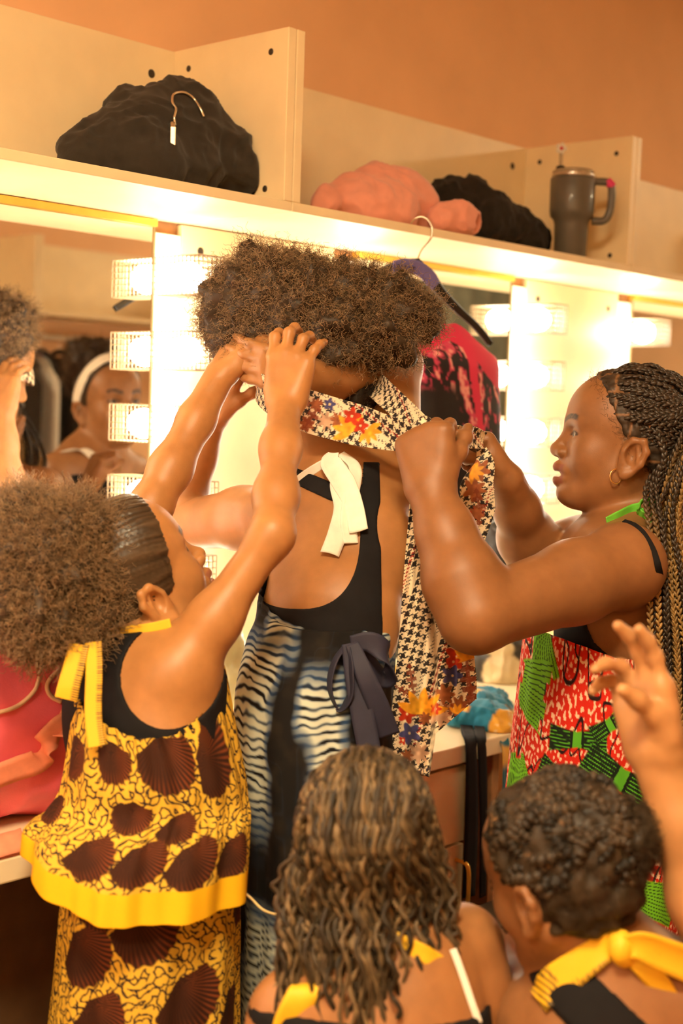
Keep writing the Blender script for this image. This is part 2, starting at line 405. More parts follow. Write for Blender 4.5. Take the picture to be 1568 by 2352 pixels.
class Field:
    def __init__(s, prims, h, zones=((), (), ()), pad=.012):
        B = [prim_box(p) for p in prims if p[-2 if p[0] == 'ell' else 6] or 1]
        add = [prim_box(p) for p in prims if (p[5] if p[0] == 'ell' else p[6]) == 'u']
        lo = np.min([b[0] for b in add], 0) - pad; hi = np.max([b[1] for b in add], 0) + pad
        s.ax = [axis_pts(lo[i], hi[i], h, zones[i]) for i in range(3)]
        s.F = np.full([len(a) for a in s.ax], .06, np.float32)
        for p in prims: s.apply(p)
    def sub(s, lo, hi):
        sl = []
        for i in range(3):
            a = np.searchsorted(s.ax[i], lo[i]); b = np.searchsorted(s.ax[i], hi[i]); sl.append(slice(max(a - 1, 0), min(b + 1, len(s.ax[i]))))
        return tuple(sl)
    def grid(s, sl):
        return s.ax[0][sl[0]][:, None, None], s.ax[1][sl[1]][None, :, None], s.ax[2][sl[2]][None, None, :]
    def apply(s, p):
        op = p[5] if p[0] == 'ell' else p[6]; k = p[4] if p[0] == 'ell' else p[5]
        lo, hi = prim_box(p); m = k + .025
        sl = s.sub(lo - m, hi + m)
        if any(q.stop <= q.start for q in sl): return
        d = eval_prim(p, *s.grid(sl)).astype(np.float32)
        if op == 'u': s.F[sl] = smin(s.F[sl], d, k)
        else: s.F[sl] = -smin(-s.F[sl], d, k)
    def nets(s, F=None):
        F = s.F if F is None else F
        ins = F < 0
        A = [slice(None, -1), slice(1, None)]
        cnt = np.zeros([n - 1 for n in F.shape], np.uint8)
        for i in (0, 1):
            for j in (0, 1):
                for k in (0, 1): cnt += ins[A[i], A[j], A[k]]
        I, J, K = np.nonzero((cnt > 0) & (cnt < 8))
        vid = np.full(cnt.shape, -1, np.int32); vid[I, J, K] = np.arange(len(I))
        cor = {(i, j, k): F[I + i, J + j, K + k] for i in (0, 1) for j in (0, 1) for k in (0, 1)}
        acc = np.zeros((len(I), 3)); num = np.zeros(len(I))
        for c in cor:
            for d in range(3):
                if c[d]: continue
                e = list(c); e[d] = 1; f0, f1 = cor[c], cor[tuple(e)]
                m = (f0 < 0) != (f1 < 0)
                t = np.where(m, f0 / np.where(m, f0 - f1, 1), 0)
                q = np.tile(np.array(c, float), (len(I), 1)); q[:, d] = t
                acc += q * m[:, None]; num += m
        acc /= num[:, None]
        V = np.stack([s.ax[d][ix] + acc[:, d] * (s.ax[d][ix + 1] - s.ax[d][ix]) for d, ix in enumerate((I, J, K))], -1)
        faces = []
        for d in range(3):
            lo = [slice(None)] * 3; hi = [slice(None)] * 3; lo[d] = slice(None, -1); hi[d] = slice(1, None)
            a, b = ins[tuple(lo)], ins[tuple(hi)]
            P = np.stack(np.nonzero(a != b), -1)
            e1, e2 = (d + 1) % 3, (d + 2) % 3
            ok = (P[:, e1] > 0) & (P[:, e2] > 0) & (P[:, e1] < cnt.shape[e1]) & (P[:, e2] < cnt.shape[e2]); P = P[ok]
            def v(s1, s2):
                q = P.copy(); q[:, e1] -= s1; q[:, e2] -= s2; return vid[q[:, 0], q[:, 1], q[:, 2]]
            Q = np.stack([v(1, 1), v(0, 1), v(0, 0), v(1, 0)], -1)
            flip = ~a[tuple(P.T)]
            Q[flip] = Q[flip][:, ::-1]
            faces.append(Q)
        return V, np.concatenate(faces)
    def samp(s, V):
        """trilinear sample of the field"""
        ix = []; fr = []
        for d in range(3):
            a = s.ax[d]; i = np.clip(np.searchsorted(a, V[:, d]) - 1, 0, len(a) - 2); ix.append(i); fr.append(np.clip((V[:, d] - a[i]) / (a[i + 1] - a[i]), 0, 1))
        r = 0
        for i in (0, 1):
            for j in (0, 1):
                for k in (0, 1):
                    r = r + s.F[ix[0] + i, ix[1] + j, ix[2] + k] * (fr[0] if i else 1 - fr[0]) * (fr[1] if j else 1 - fr[1]) * (fr[2] if k else 1 - fr[2])
        return r
def garment_from(field, off, region, name, m, parent, col=None):
    """clothing worn on the body: the body's surface grown by off, kept where region(X,Y,Z) < 0"""
    X, Y, Z = field.grid((slice(None),) * 3)
    G = np.maximum(field.F - off, region(X, Y, Z)).astype(np.float32)
    V, Fq = field.nets(G)
    return obj(name, V, Fq, m, parent, True, col(V) if col else None)

class Head:
    """pose of a head: centre c, facing f, up u, scale s; local x = the person's right, y = forward, z = up"""
    def __init__(h, c, f, u, s=1.0):
        h.c = np.asarray(c, float); f = nrm(f); r = nrm(np.cross(f, nrm(u))); u = np.cross(r, f)
        h.M = np.stack([r, f, u], 1); h.s = s
    def w(h, x, y, z): return h.c + h.s * (h.M @ np.array([x, y, z]))
    def local(h, V): return (np.asarray(V) - h.c) @ h.M / h.s
    def E(h, c, r, k=.012, op='u', R=None):
        return ell(h.w(*c), np.asarray(r) * h.s, h.M if R is None else h.M @ R, k * h.s, op)
    def C(h, a, b, ra, rb, k=.008, op='u', n=None, s=1.0):
        return cap(h.w(*a), h.w(*b), ra * h.s, rb * h.s, k * h.s, op, None if n is None else h.M @ np.array(n), s)
    def prims(h, mouth=0.0, lips=1.0, face=True, nose=1.0):
        P = [h.E((0, -.014, .032), (.069, .087, .073), .02),
             h.E((0, .022, .012), (.062, .066, .070), .03), h.E((0, .036, .042), (.054, .046, .046), .03),
             h.E((0, .026, -.040), (.052, .052, .056), .03),
             h.C((.045, -.004, -.050), (.020, .058, -.086), .018, .015, .03), h.C((-.045, -.004, -.050), (-.020, .058, -.086), .018, .015, .03),
             h.E((0, .070, -.086), (.020, .019, .017), .022)]
        if face:
            for x in (-1, 1):
                P += [h.E((x * .035, .050, -.030), (.024, .026, .028), .02),
                      h.C((x * .010, .079, .018), (x * .040, .066, .017), .009, .008, .014),
                      h.E((x * .030, .0865, .0005), (.016, .010, .0105), .012, 's'),
                      h.E((x * .030, .0665, -.001), (.0150, .0145, .0135), .004)]
            P += [h.C((0, .078, .012), (0, .0965, -.022), .0075 * nose, .0095 * nose, .010),
                  h.E((0, .0975, -.0255), (.0105 * nose, .0105, .0095), .007),
                  h.E((.0125, .0905, -.0285), (.0082 * nose, .0095, .0075), .006), h.E((-.0125, .0905, -.0285), (.0082 * nose, .0095, .0075), .006),
                  h.E((.0065, .0945, -.0365), (.0036, .0045, .003), .003, 's'), h.E((-.0065, .0945, -.0365), (.0036, .0045, .003), .003, 's'),
                  h.E((0, .070, -.052), (.026, .022, .024), .014)]
            zl = -.0635 - mouth
            P += [h.C((-.021, .0790, -.0545), (-.005, .0925, -.0500), .0045 * lips, .0068 * lips, .006), h.C((.021, .0790, -.0545), (.005, .0925, -.0500), .0045 * lips, .0068 * lips, .006),
                  h.C((-.005, .0925, -.0500), (.005, .0925, -.0500), .0068 * lips, .0068 * lips, .005),
                  h.C((-.018, .0780, zl + .003), (-.004, .0895, zl), .0045 * lips, .0072 * lips, .006), h.C((.018, .0780, zl + .003), (.004, .0895, zl), .0045 * lips, .0072 * lips, .006),
                  h.C((-.004, .0895, zl), (.004, .0895, zl), .0072 * lips, .0072 * lips, .005),
                  h.E((0, .0905, (zl - .052) / 2), (.016, .008, .0018 + mouth * .55), .003, 's')]
            for x in (-1, 1): P.append(h.E((x * .030, .0810, -.0005), (.0118, .0075, .0042), .0025, 's'))
        for x in (-1, 1):                                           # ears
            e = -.018
            pts = [(x * .066, .006, -.028), (x * .073, .004, .000), (x * .0775, -.006, .017), (x * .0815, -.020, .017), (x * .0815, -.026, .002), (x * .078, -.020, -.016), (x * .073, -.008, -.030), (x * .070, .002, -.034)]
            pts = [(p[0], p[1], p[2] + e) for p in pts]
            P.append(h.E((x * .0705, -.008, -.006 + e), (.0075, .0185, .0265), .008))
            for a, b in zip(pts[:-1], pts[1:]): P.append(h.C(a, b, .0050, .0050, .004))
            P.append(h.E((x * .0725, -.001, -.032 + e), (.0055, .008, .0085), .005))
            P.append(h.E((x * .0815, -.006, -.005 + e), (.0125, .0100, .0150), .003, 's'))
            P.append(h.C((x * .0775, -.014, .009 + e), (x * .0765, -.016, -.012 + e), .003, .003, .004))
        return P
    def eyes(h, parent, look=(0, 1, 0), iris=(.03, .015, .008)):
        for x in (-1, 1):
            c = h.w(x * .030, .0668, -.001); R = .0128 * h.s
            n, m_ = 32, 20; th = np.linspace(0, pi, m_); ph = np.arange(n) * 2 * pi / n
            D = np.stack([np.sin(th)[:, None] * np.cos(ph), np.broadcast_to(np.cos(th)[:, None], (m_, n)), np.sin(th)[:, None] * np.sin(ph)], -1).reshape(-1, 3)
            V = c + R * (D @ h.M.T)
            lk = nrm(np.asarray(look, float)); ca = D @ lk
            col = np.tile(np.array([.50, .43, .35]), (len(V), 1)); col = blend(col, iris, sstep(.86, .885, ca)); col = blend(col, (.002, .002, .002), sstep(.965, .975, ca))
            idx = np.arange(m_ * n).reshape(m_, n); nx = np.roll(idx, -1, 1)
            Q = np.stack([idx[:-1], nx[:-1], nx[1:], idx[1:]], -1).reshape(-1, 4)
            obj('eye', V, Q, mat('eyeball', rough=.28, attr=True), parent, True, col)

def hand_prims(wrist, d, pn, th, s=1.0, curl=(.3, .3, .3, .3), spread=.12, thumb=(.5, .35, .2), k=.006, palm_t=1.0):
    """wrist point, d = direction of the hand, pn = out of the palm, th = towards the thumb side"""
    d = nrm(d); pn = nrm(pn - d * (pn @ d)); l = nrm(np.cross(d, pn)); l = l if l @ th > 0 else -l
    P = []; W = np.asarray(wrist, float)
    base = [.026, .009, -.008, -.024]; plen = [.066, .068, .064, .058]
    seg = [(.030, .019, .016), (.034, .021, .017), (.031, .020, .016), (.024, .015, .014)]
    rad = [.0078, .0080, .0076, .0068]
    for i in range(4):
        kn = W + s * (d * plen[i] + l * base[i])
        P.append(cap(W + s * (d * .004 + l * base[i] * .55), kn, .0125 * s * palm_t, .0095 * s * palm_t, .012 * s))
        a = spread * (1.5 - i); fd = nrm(d * cos(a) + l * sin(a)); p = kn; ang = 0
        c3 = curl[i] if np.ndim(curl[i]) else (curl[i], curl[i] * 1.1, curl[i] * .7)
        for j in range(3):
            ang += c3[j]; dd = fd * cos(ang) + pn * sin(ang)
            q = p + s * dd * seg[i][j]
            P.append(cap(p, q, rad[i] * s * (1 - .09 * j), rad[i] * s * (1 - .09 * (j + 1)), (k if j else .008) * s)); p = q
    P.append(cap(W + s * (d * .012 + l * .012 + pn * .006), W + s * (d * .042 + l * .022 + pn * .006), .014 * s, .011 * s, .014 * s))
    P.append(cap(W + s * (d * .012 - l * .014 + pn * .006), W + s * (d * .045 - l * .020 + pn * .005), .012 * s, .010 * s, .014 * s))
    p = W + s * (d * .020 + l * .024 + pn * .006)
    a0, a1, a2 = thumb
    for L, r0, r1, out, opp in ((.028, .0115, .0092, a0, a1 * .6), (.026, .0090, .0082, a0 * .6, a1), (.021, .0082, .0068, a0 * .35 - a2, a1 * 1.3)):
        dd = nrm(d + l * math.tan(min(out, 1.2)) + pn * opp * 1.2); q = p + s * dd * L
        P.append(cap(p, q, r0 * s, r1 * s, .008 * s)); p = q
    return P
def arm_prims(sh, el, wr, ru=.040, re=.031, rw=.022, k=.016, bulge=1.1):
    sh, el, wr = map(np.asarray, (sh, el, wr))
    m1 = sh + (el - sh) * .35; m2 = el + (wr - el) * .28; m3 = el + (wr - el) * .65
    return chain([sh, m1, el], [ru, ru * .98, re], k) + chain([el, m2, m3, wr], [re, re * bulge, (re + rw) * .49, rw], k)
def skin_mat(name, rough=.42): return mat(name, rough=rough, attr=True, noise=.07, nscale=60, bump=.12, bscale=900, spec=.45, sss=.06)
def flatten_cols(V, base, s=0):
    n = fbm3(V[:, 0] * 22, V[:, 1] * 22, V[:, 2] * 22, s); return np.asarray(base) * (1 + .10 * n[:, None])
def face_cols(h, V, col, lip=(.20, .06, .04), brow=(.02, .012, .008), mouth=0.0, brow_k=1.0):
    L = h.local(V); x, y, z = L[:, 0], L[:, 1], L[:, 2]; ax = np.abs(x)
    zl = -.0635 - mouth
    up = sstep(.0082, .0062, np.abs(z + .0515 + .10 * ax)) * sstep(.024, .020, ax) * sstep(.070, .076, y)
    lo = sstep(.0085, .0065, np.abs(z - zl - .10 * ax)) * sstep(.022, .018, ax) * sstep(.070, .076, y)
    col = blend(col, lip, np.maximum(up, lo) * .8)
    bz = .0195 + .006 * np.sin(np.clip((ax - .012) / .035, 0, 1) * pi * .8)
    br = sstep(.0052, .0030, np.abs(z - bz)) * sstep(.010, .014, ax) * sstep(.050, .044, ax) * sstep(.040, .055, y) * (.75 + .25 * noise3(x * 900, y * 900, z * 250))
    col = blend(col, brow, np.clip(br * 1.25 * brow_k, 0, 1))
    # lash line
    dx = (ax - .030) / .0132; dz = (z + .0005) / .0052; q = np.sqrt(dx * dx + dz * dz)
    lash = sstep(1.28, 1.08, q) * sstep(.062, .070, y) * (z > -.002)
    col = blend(col, (.012, .008, .006), lash * .85)
    return col

def surf(field, x, y, d0, d1, off=0.0, n=240):
    """first point of a body met along the line of sight through a photo pixel"""
    D = np.linspace(d0, d1, n); P = np.array([at(x, y, d) for d in D]); f = field.samp(P) - off
    i = np.argmax(f < 0) if (f < 0).any() else int(np.argmin(f))
    return P[i]
def loft(rings, ntheta, nz, fold=None, front=None, closed=True, side_frac=.72):
    """cloth hung round the body. rings: (y, xl, xr, D, depth_half) in photo pixels at the body's distance.
    theta = 0 faces the viewer; returns V, quads, U (arc metres), Vv (metres down), TH, T"""
    R = np.array(rings, float); k = len(R); t = np.linspace(0, k - 1, nz); S = spline(R, nz)
    # denser towards the viewer
    q = np.linspace(-1, 1, ntheta, endpoint=False); a = .55
    TH = pi * (a * q + (1 - a) * q ** 3)
    f = CAM_FLAT
    c = np.array([at((s[1] + s[2]) / 2, s[0], s[3]) for s in S]); hw = (S[:, 2] - S[:, 1]) / 2 * S[:, 3] / FPX; hd = S[:, 4]
    lat = nrm(np.array([RGT[0], RGT[1], 0.0])); tow = -nrm(np.array([FWD[0], FWD[1], 0.0]))
    rad = np.ones((nz, ntheta))
    Tn = np.linspace(0, 1, nz)
    if fold is not None: rad = 1 + fold(TH[None, :], Tn[:, None])
    P = c[:, None] + (hw[:, None] * np.sin(TH) * rad)[..., None] * lat + (hd[:, None] * np.cos(TH) * rad)[..., None] * tow
    if front is not None: P = P + front(TH[None, :], Tn[:, None])
    idx = np.arange(nz * ntheta).reshape(nz, ntheta); nx = np.roll(idx, -1, 1)
    Q = np.stack([idx[:-1], idx[1:], nx[1:], nx[:-1]], -1).reshape(-1, 4)
    r0 = np.sqrt((np.mean(hw) ** 2 + np.mean(hd) ** 2) / 2)
    dv = np.concatenate([[0], np.cumsum(np.linalg.norm(np.diff(c, axis=0), axis=1))])
    U = np.broadcast_to(TH * r0, (nz, ntheta)); Vv = np.broadcast_to(dv[:, None], (nz, ntheta))
    return P.reshape(-1, 3), Q, U.ravel(), Vv.ravel(), np.broadcast_to(TH, (nz, ntheta)).ravel(), np.broadcast_to(Tn[:, None], (nz, ntheta)).ravel()
CAM_FLAT = nrm(np.array([FWD[0], FWD[1], 0.0]))
def solid(o, t, off=0):
    m = o.modifiers.new('thickness', 'SOLIDIFY'); m.thickness = t; m.offset = off; return o
def ribbon(name, pts, wid, wdir, m, parent, n=40, nw=7, t=.0016, curl=0.0, colf=None):
    """cloth strip: centre line pts, widths (m), width direction(s)"""
    P = spline(pts, n); W = np.interp(np.linspace(0, 1, n), np.linspace(0, 1, len(wid)), wid)
    wd = np.asarray(wdir, float); wd = spline(wd, n) if wd.ndim == 2 else np.tile(wd, (n, 1))
    T = nrm(np.gradient(P, axis=0)); wd = nrm(wd - T * np.sum(wd * T, 1, keepdims=True)); Nn = np.cross(T, wd)
    u = np.linspace(-1, 1, nw)
    V = P[:, None] + W[:, None, None] / 2 * u[None, :, None] * wd[:, None] + (curl * W[:, None] * (u ** 2 - .5)[None])[..., None] * Nn[:, None]
    idx = np.arange(n * nw).reshape(n, nw)
    Q = np.stack([idx[:-1, :-1], idx[1:, :-1], idx[1:, 1:], idx[:-1, 1:]], -1).reshape(-1, 4)
    col = None
    L = np.concatenate([[0], np.cumsum(np.linalg.norm(np.diff(P, axis=0), axis=1))])
    if colf is not None:
        uu = np.broadcast_to(u[None] * W[:, None] / 2, (n, nw)).ravel(); vv = np.broadcast_to(L[:, None], (n, nw)).ravel(); col = colf(uu, vv)
    o = obj(name, V.reshape(-1, 3), Q, m, parent, True, col)
    return solid(o, t)
# ---------------------------------------------------------------- people
def person(label, base, group=None):
    return empty('person', base, label, 'person', group)
def torso(pel, wai, che, nb, shl, shr, fr, hw=(.115, .095, .115), flat=.68, trap=.030, sh_r=.044):
    """pelvis, waist, chest, neck base, the two shoulder joints, front direction"""
    fr = nrm(fr)
    top = che + (nb - che) * .62
    P = [cap(pel, wai, hw[0], hw[1], .04, 'u', fr, flat), cap(wai, che, hw[1], hw[2], .04, 'u', fr, flat), cap(che, top, hw[2], hw[2] * .86, .04, 'u', fr, flat * .95)]
    m = (shl + shr) / 2
    for s in (shl, shr):
        P += [cap(m + (s - m) * .3, s, sh_r * 1.1, sh_r, .045), cap(nb + (che - nb) * -.15, m + (s - m) * .75 + (nb - m) * .12, trap, trap * .9, .03)]
    return P
def on_skull(L):
    """distance from the skull and jaw, head-local"""
    a = np.sqrt((L[:, 0] / .069) ** 2 + ((L[:, 1] + .010) / .090) ** 2 + ((L[:, 2] - .020) / .088) ** 2)
    return (a - 1) * .08
def legs(pel, fr, lat, foot_z=.0, r=(.060, .045, .032), gap=.050, fwd=0.0):
    P = []
    for s in (-1, 1):
        h = pel + lat * gap * s - np.array([0, 0, .03]); f = np.array([h[0], h[1], foot_z]) + nrm(fr) * fwd
        kn = h * .52 + f * .48 + nrm(fr) * .01
        P += chain([h, kn, f + np.array([0, 0, .06])], [r[0], r[1], r[2]], .03)
        P.append(cap(f + np.array([0, 0, .032]), f + nrm(fr) * .13 + np.array([0, 0, .022]), .032, .022, .02))
    return P
class ZField(Field):
    """field with coarse layers below zf"""
    def __init__(s, prims, h, zf, hc=.009, pad=.012, fine=()):
        add = [prim_box(p) for p in prims if (p[5] if p[0] == 'ell' else p[6]) == 'u']
        lo = np.min([b[0] for b in add], 0) - pad; hi = np.max([b[1] for b in add], 0) + pad
        zx, zy, zz = [], [], [(zf, 9, h)]
        for c, w_, hh in fine:
            zx.append((c[0] - w_, c[0] + w_, hh)); zy.append((c[1] - w_, c[1] + w_, hh)); zz.append((c[2] - w_, c[2] + w_, hh))
        s.ax = [axis_pts(lo[0], hi[0], h, zx), axis_pts(lo[1], hi[1], h, zy), axis_pts(lo[2], hi[2], hc, zz)]
        s.F = np.full([len(a) for a in s.ax], .06, np.float32)
        for p in prims: s.apply(p)
skinD = skin_mat('skin_dark', .46); 
BLACKTOP = mat('black_jersey', (.008, .007, .008), .8, noise=.15, nscale=60, bump=.2, bscale=1500, spec=.2)

# ===== braided girl on the right, in profile
def build_right():
    hd = Head(at(1436, 1015, 2.12), cv(-.98, .14, -.12), cv(.14, .98, .02), 1.0)
    nb = at(1470, 1225, 2.13); che = at(1425, 1400, 2.13); wai = at(1385, 1640, 2.13); pel = at(1370, 1880, 2.13)
    fr = cv(-.95, 0, -.30); shn = at(1432, 1298, 1.99); shf = at(1352, 1262, 2.26)
    elN, wrN = at(1092, 1415, 1.84), at(988, 1125, 1.90)
    elF, wrF = at(1228, 1285, 2.24), at(1164, 1105, 2.10)
    T = torso(pel, wai, che, nb, shn, shf, fr, (.108, .100, .112), .76, .034, .054)
    P = list(T) + legs(pel, fr, nrm(np.cross(fr, [0, 0, 1])))
    P += [cap(hd.w(0, -.026, -.035), nb, .046, .050, .03)]
    P += arm_prims(shn, elN, wrN, .056, .046, .030, .02) + arm_prims(shf, elF, wrF, .050, .040, .027, .02)
    P += hand_prims(wrN, cv(-.12, 1, -.10), cv(.35, .0, -1), cv(1, 0, .3), 1.12, ((1.15, 1.2, .6),) * 4, .06, (.5, .8, .1), palm_t=1.35)
    P += hand_prims(wrF, cv(-.50, .85, -.05), cv(-.85, -.50, .12), cv(0, -.15, 1), 1.0, ((1.0, 1.3, .6), (1.15, 1.35, .6), (1.2, 1.4, .6), (1.3, 1.4, .6)), .04, (.35, .95, .15), palm_t=1.3)
    P += hd.prims(mouth=.006, lips=1.08, nose=1.05)
    F = ZField(P, .003, .85, fine=((hd.c, .115, .0018),))
    V, Q = F.nets()
    root = person('braided girl in a red and green print dress pulling a scarf into a knot', (pel[0], pel[1], 0))
    c = flatten_cols(V, (.27, .115, .042), 3)
    c = face_cols(hd, V, c, (.24, .07, .045), mouth=.006)
    L = hd.local(V); x, y, z = L.T
    # scalp and baby hair at the hairline
    hl = hairline_R(x, y, z)
    hz = noise3(x * 260, y * 260, z * 260, 4)
    c = blend(c, (.05, .028, .014), sstep(.012, -.004, hl + .014 * hz) * sstep(.012, -.002, on_skull(L)) * sstep(-.075, -.055, z) * .85)
    # warm shade of the inner hands
    obj('body', V, Q, skinD, root, True, c)
    hd.eyes(root, (-.1, 1, -.05))
    return root, F, hd, T, dict(nb=nb, che=che, wai=wai, pel=pel, fr=fr, shn=shn, shf=shf, wrN=wrN, wrF=wrF)
def hairline_R(x, y, z):
    """negative inside the hair"""
    return (y - .030) - .55 * np.clip(z - .045, -1, .06) + np.maximum(0, -.03 - z) * 1.2 + np.maximum(0, .01 - z) * .25
RR, RF, RH, RT, RJ = build_right()

skinL = skin_mat('skin_tan', .42)
# ===== girl in blue, seen from behind, holding up her hair
def build_middle():
    hd = Head(at(712, 838, 2.17), cv(.10, -.35, -.93), cv(-.05, .93, -.35), 1.0)
    pel, wai, che, nb = at(724, 1600, 1.935), at(757, 1430, 1.96), at(785, 1270, 2.03), at(752, 1090, 2.08)
    fr = cv(.28, 0, -.95); shl, shr = at(655, 1180, 2.06), at(895, 1140, 2.08)
    elL, wrL = at(392, 1208, 2.26), at(484, 965, 2.24)
    elR, wrR = at(912, 838, 2.20), at(700, 868, 2.03)
    T = torso(pel, wai, che, nb, shl, shr, fr, (.088, .088, .103), .66, .030, .046)
    P = list(T) + legs(pel, fr, nrm(np.cross(fr, [0, 0, 1])), r=(.050, .042, .032), gap=.040)
    P += [cap(hd.w(0, -.03, -.03), nb, .040, .046, .03)]
    P += arm_prims(shl, elL, wrL, .046, .036, .024, .02) + arm_prims(shr, elR, wrR, .043, .036, .027, .02, 1.08)
    P += hand_prims(wrL, cv(.42, .9, .05), cv(.75, -.35, -.5), cv(.3, 0, .9), 1.0, (.35, .35, .4, .4), .05, (.35, .5, .1))
    P += hand_prims(wrR, cv(-1, .28, -.12), cv(.0, .25, -1), cv(0, 1, .2), .95, (.25, .25, .3, .3), .05, (.3, .2, .1))
    P += hd.prims(face=True)
    F = ZField(P, .0034, .85); V, Q = F.nets()
    root = person('girl with a big afro and black racerback top, arms raised, in tie-dyed blue', (pel[0], pel[1], 0))
    c = flatten_cols(V, (.37, .165, .056), 11); c = face_cols(hd, V, c)
    L = hd.local(V); x, y, z = L.T
    c = blend(c, (.025, .014, .008), sstep(.004, -.010, on_skull(L) - .004) * sstep(.012, -.006, (y - .035) - .5 * np.clip(z - .05, -1, .05)) * sstep(-.080, -.065, z) * .95)
    obj('body', V, Q, skinL, root, True, c); hd.eyes(root)
    return root, F, hd, T, dict(nb=nb, che=che, wai=wai, pel=pel, fr=fr, shl=shl, shr=shr)
MR, MF, MH, MT, MJ = build_middle()

# ===== girl in yellow on the left, reaching up
def build_left():
    hd = Head(at(296, 1338, 1.80), cv(.72, .55, -.42), cv(-.50, .82, .27), 1.0)
    nb, che, wai, pel = at(283, 1475, 1.81), at(318, 1630, 1.77), at(345, 1790, 1.745), at(345, 1960, 1.735)
    fr = cv(.72, 0, -.70); shr, shl = at(416, 1535, 1.715), at(240, 1462, 1.93)
    elR, wrR = at(625, 1228, 1.74), at(654, 930, 1.90)
    elL, wrL = at(345, 1165, 1.97), at(505, 862, 2.07)
    T = torso(pel, wai, che, nb, shr, shl, fr, (.098, .094, .100), .74, .024, .032)
    P = list(T) + legs(pel, fr, nrm(np.cross(fr, [0, 0, 1])))
    P += [cap(hd.w(0, -.03, -.03), nb, .040, .044, .03)]
    P += arm_prims(shr, elR, wrR, .029, .0225, .0222, .03, 1.06) + arm_prims(shl, elL, wrL, .036, .028, .0225, .02, 1.02)
    P += [cap(at(392, 1575, 1.75), at(385, 1660, 1.75), .050, .050, .05)]
    P += hand_prims(wrR, cv(.13, 1, -.12), cv(.38, .0, -1), cv(-1, 0, 0), 1.0, ((.25, .75, .6), (.22, .75, .6), (.3, .8, .6), (.42, .35, .3)), .13, (.1, .6, .1))
    P += hand_prims(wrL, cv(.50, .86, -.05), cv(.7, -.4, -.6), cv(.5, 0, .8), .95, (.35, .35, .4, .4), .05, (.3, .6, .1))
    P += hd.prims(lips=.95, nose=.92)
    F = ZField(P, .0028, .80, fine=((hd.c + .03 * hd.M[:, 0] + .03 * hd.M[:, 1], .09, .0019),)); V, Q = F.nets()
    root = person('girl with an afro ponytail and yellow shell-print dress, reaching up with both arms', (pel[0], pel[1], 0))
    c = flatten_cols(V, (.41, .185, .062), 21); c = face_cols(hd, V, c, (.30, .10, .06), brow_k=.9)
    L = hd.local(V); x, y, z = L.T
    hl = (y - .044) - .35 * np.clip(z - .03, -1, .08) + np.maximum(0, -.02 - z) * 1.1
    c = blend(c, (.03, .017, .009), sstep(.012, -.010, hl + .006 * noise3(x * 300, y * 80, z * 300)) * sstep(.010, -.002, on_skull(L)) * sstep(-.072, -.050, z) * .9)
    # faint round ink stamp on the back of the reaching hand
    o = at(657, 871, 1.84); d = V - o; rr = np.hypot(d @ RGT, d @ UPV)
    near = (np.abs(d @ FWD) < .03)
    ink = np.maximum(sstep(.0018, .0006, np.abs(rr - .0135)), .6 * sstep(.0016, .0004, np.abs(rr - .006 - .003 * np.sin(3 * np.arctan2(d @ UPV, d @ RGT)))))
    c = blend(c, (.20, .09, .04), ink * near * .5)
    obj('body', V, Q, skinL, root, True, c); hd.eyes(root)
    return root, F, hd, T, dict(nb=nb, che=che, wai=wai, pel=pel, fr=fr, shl=shl, shr=shr)
LR, LF, LH, LT, LJ = build_left()

def seated_legs(pel, fr, lat, r=(.066, .048, .034)):
    P = []
    for s in (-1, 1):
        h = pel + lat * .06 * s; kn = h + nrm(fr) * .30 + lat * .02 * s; kn[2] = pel[2] - .01
        f = kn + nrm(fr) * .02; f[2] = .06
        P += chain([h, kn, f], [r[0], r[1], r[2]], .03)
        g = f.copy(); g[2] = .032; P.append(cap(g, g + nrm(fr) * .12 - np.array([0, 0, .01]), .030, .021, .02))
    return P
# ===== two girls sitting in the foreground, seen from behind
def build_front_center():
    hd = Head(at(850, 1935, 1.50), cv(.10, -.12, -1), cv(-.05, 1, -.1), .90)
    nb, che, wai, pel = at(880, 2150, 1.49), at(880, 2350, 1.47), at(885, 2560, 1.46), at(885, 2760, 1.46)
    fr = cv(.12, 0, -1); shl, shr = at(668, 2335, 1.48), at(1062, 2175, 1.52)
    T = torso(pel, wai, che, nb, shl, shr, fr, (.105, .092, .098), .66, .028, .040)
    lat = nrm(np.cross(fr, [0, 0, 1]))
    P = list(T) + seated_legs(pel, fr, lat) + [cap(hd.w(0, -.03, -.03), nb, .038, .042, .03)]
    P += arm_prims(shl, at(600, 2620, 1.45), at(720, 2700, 1.62), .040, .031, .022, .02) + arm_prims(shr, at(1112, 2450, 1.50), at(1060, 2600, 1.66), .041, .032, .022, .02)
    P += hand_prims(at(720, 2700, 1.62), cv(.5, 0, -.8), cv(0, -1, 0), cv(1, 0, 0), .9) + hand_prims(at(1060, 2600, 1.66), cv(-.3, 0, -.9), cv(0, -1, 0), cv(-1, 0, 0), .9)
    P += hd.prims()
    F = ZField(P, .004, .60); V, Q = F.nets()
    root = person('seated girl in front with long dark twists and yellow ties, seen from behind', (pel[0], pel[1], 0))
    c = flatten_cols(V, (.33, .145, .052), 31); c = face_cols(hd, V, c)
    obj('body', V, Q, skinL, root, True, c); hd.eyes(root)
    return root, F, hd, T, dict(nb=nb, che=che, wai=wai, pel=pel, fr=fr, shl=shl, shr=shr)
CR, CF, CH, CT, CJ = build_front_center()
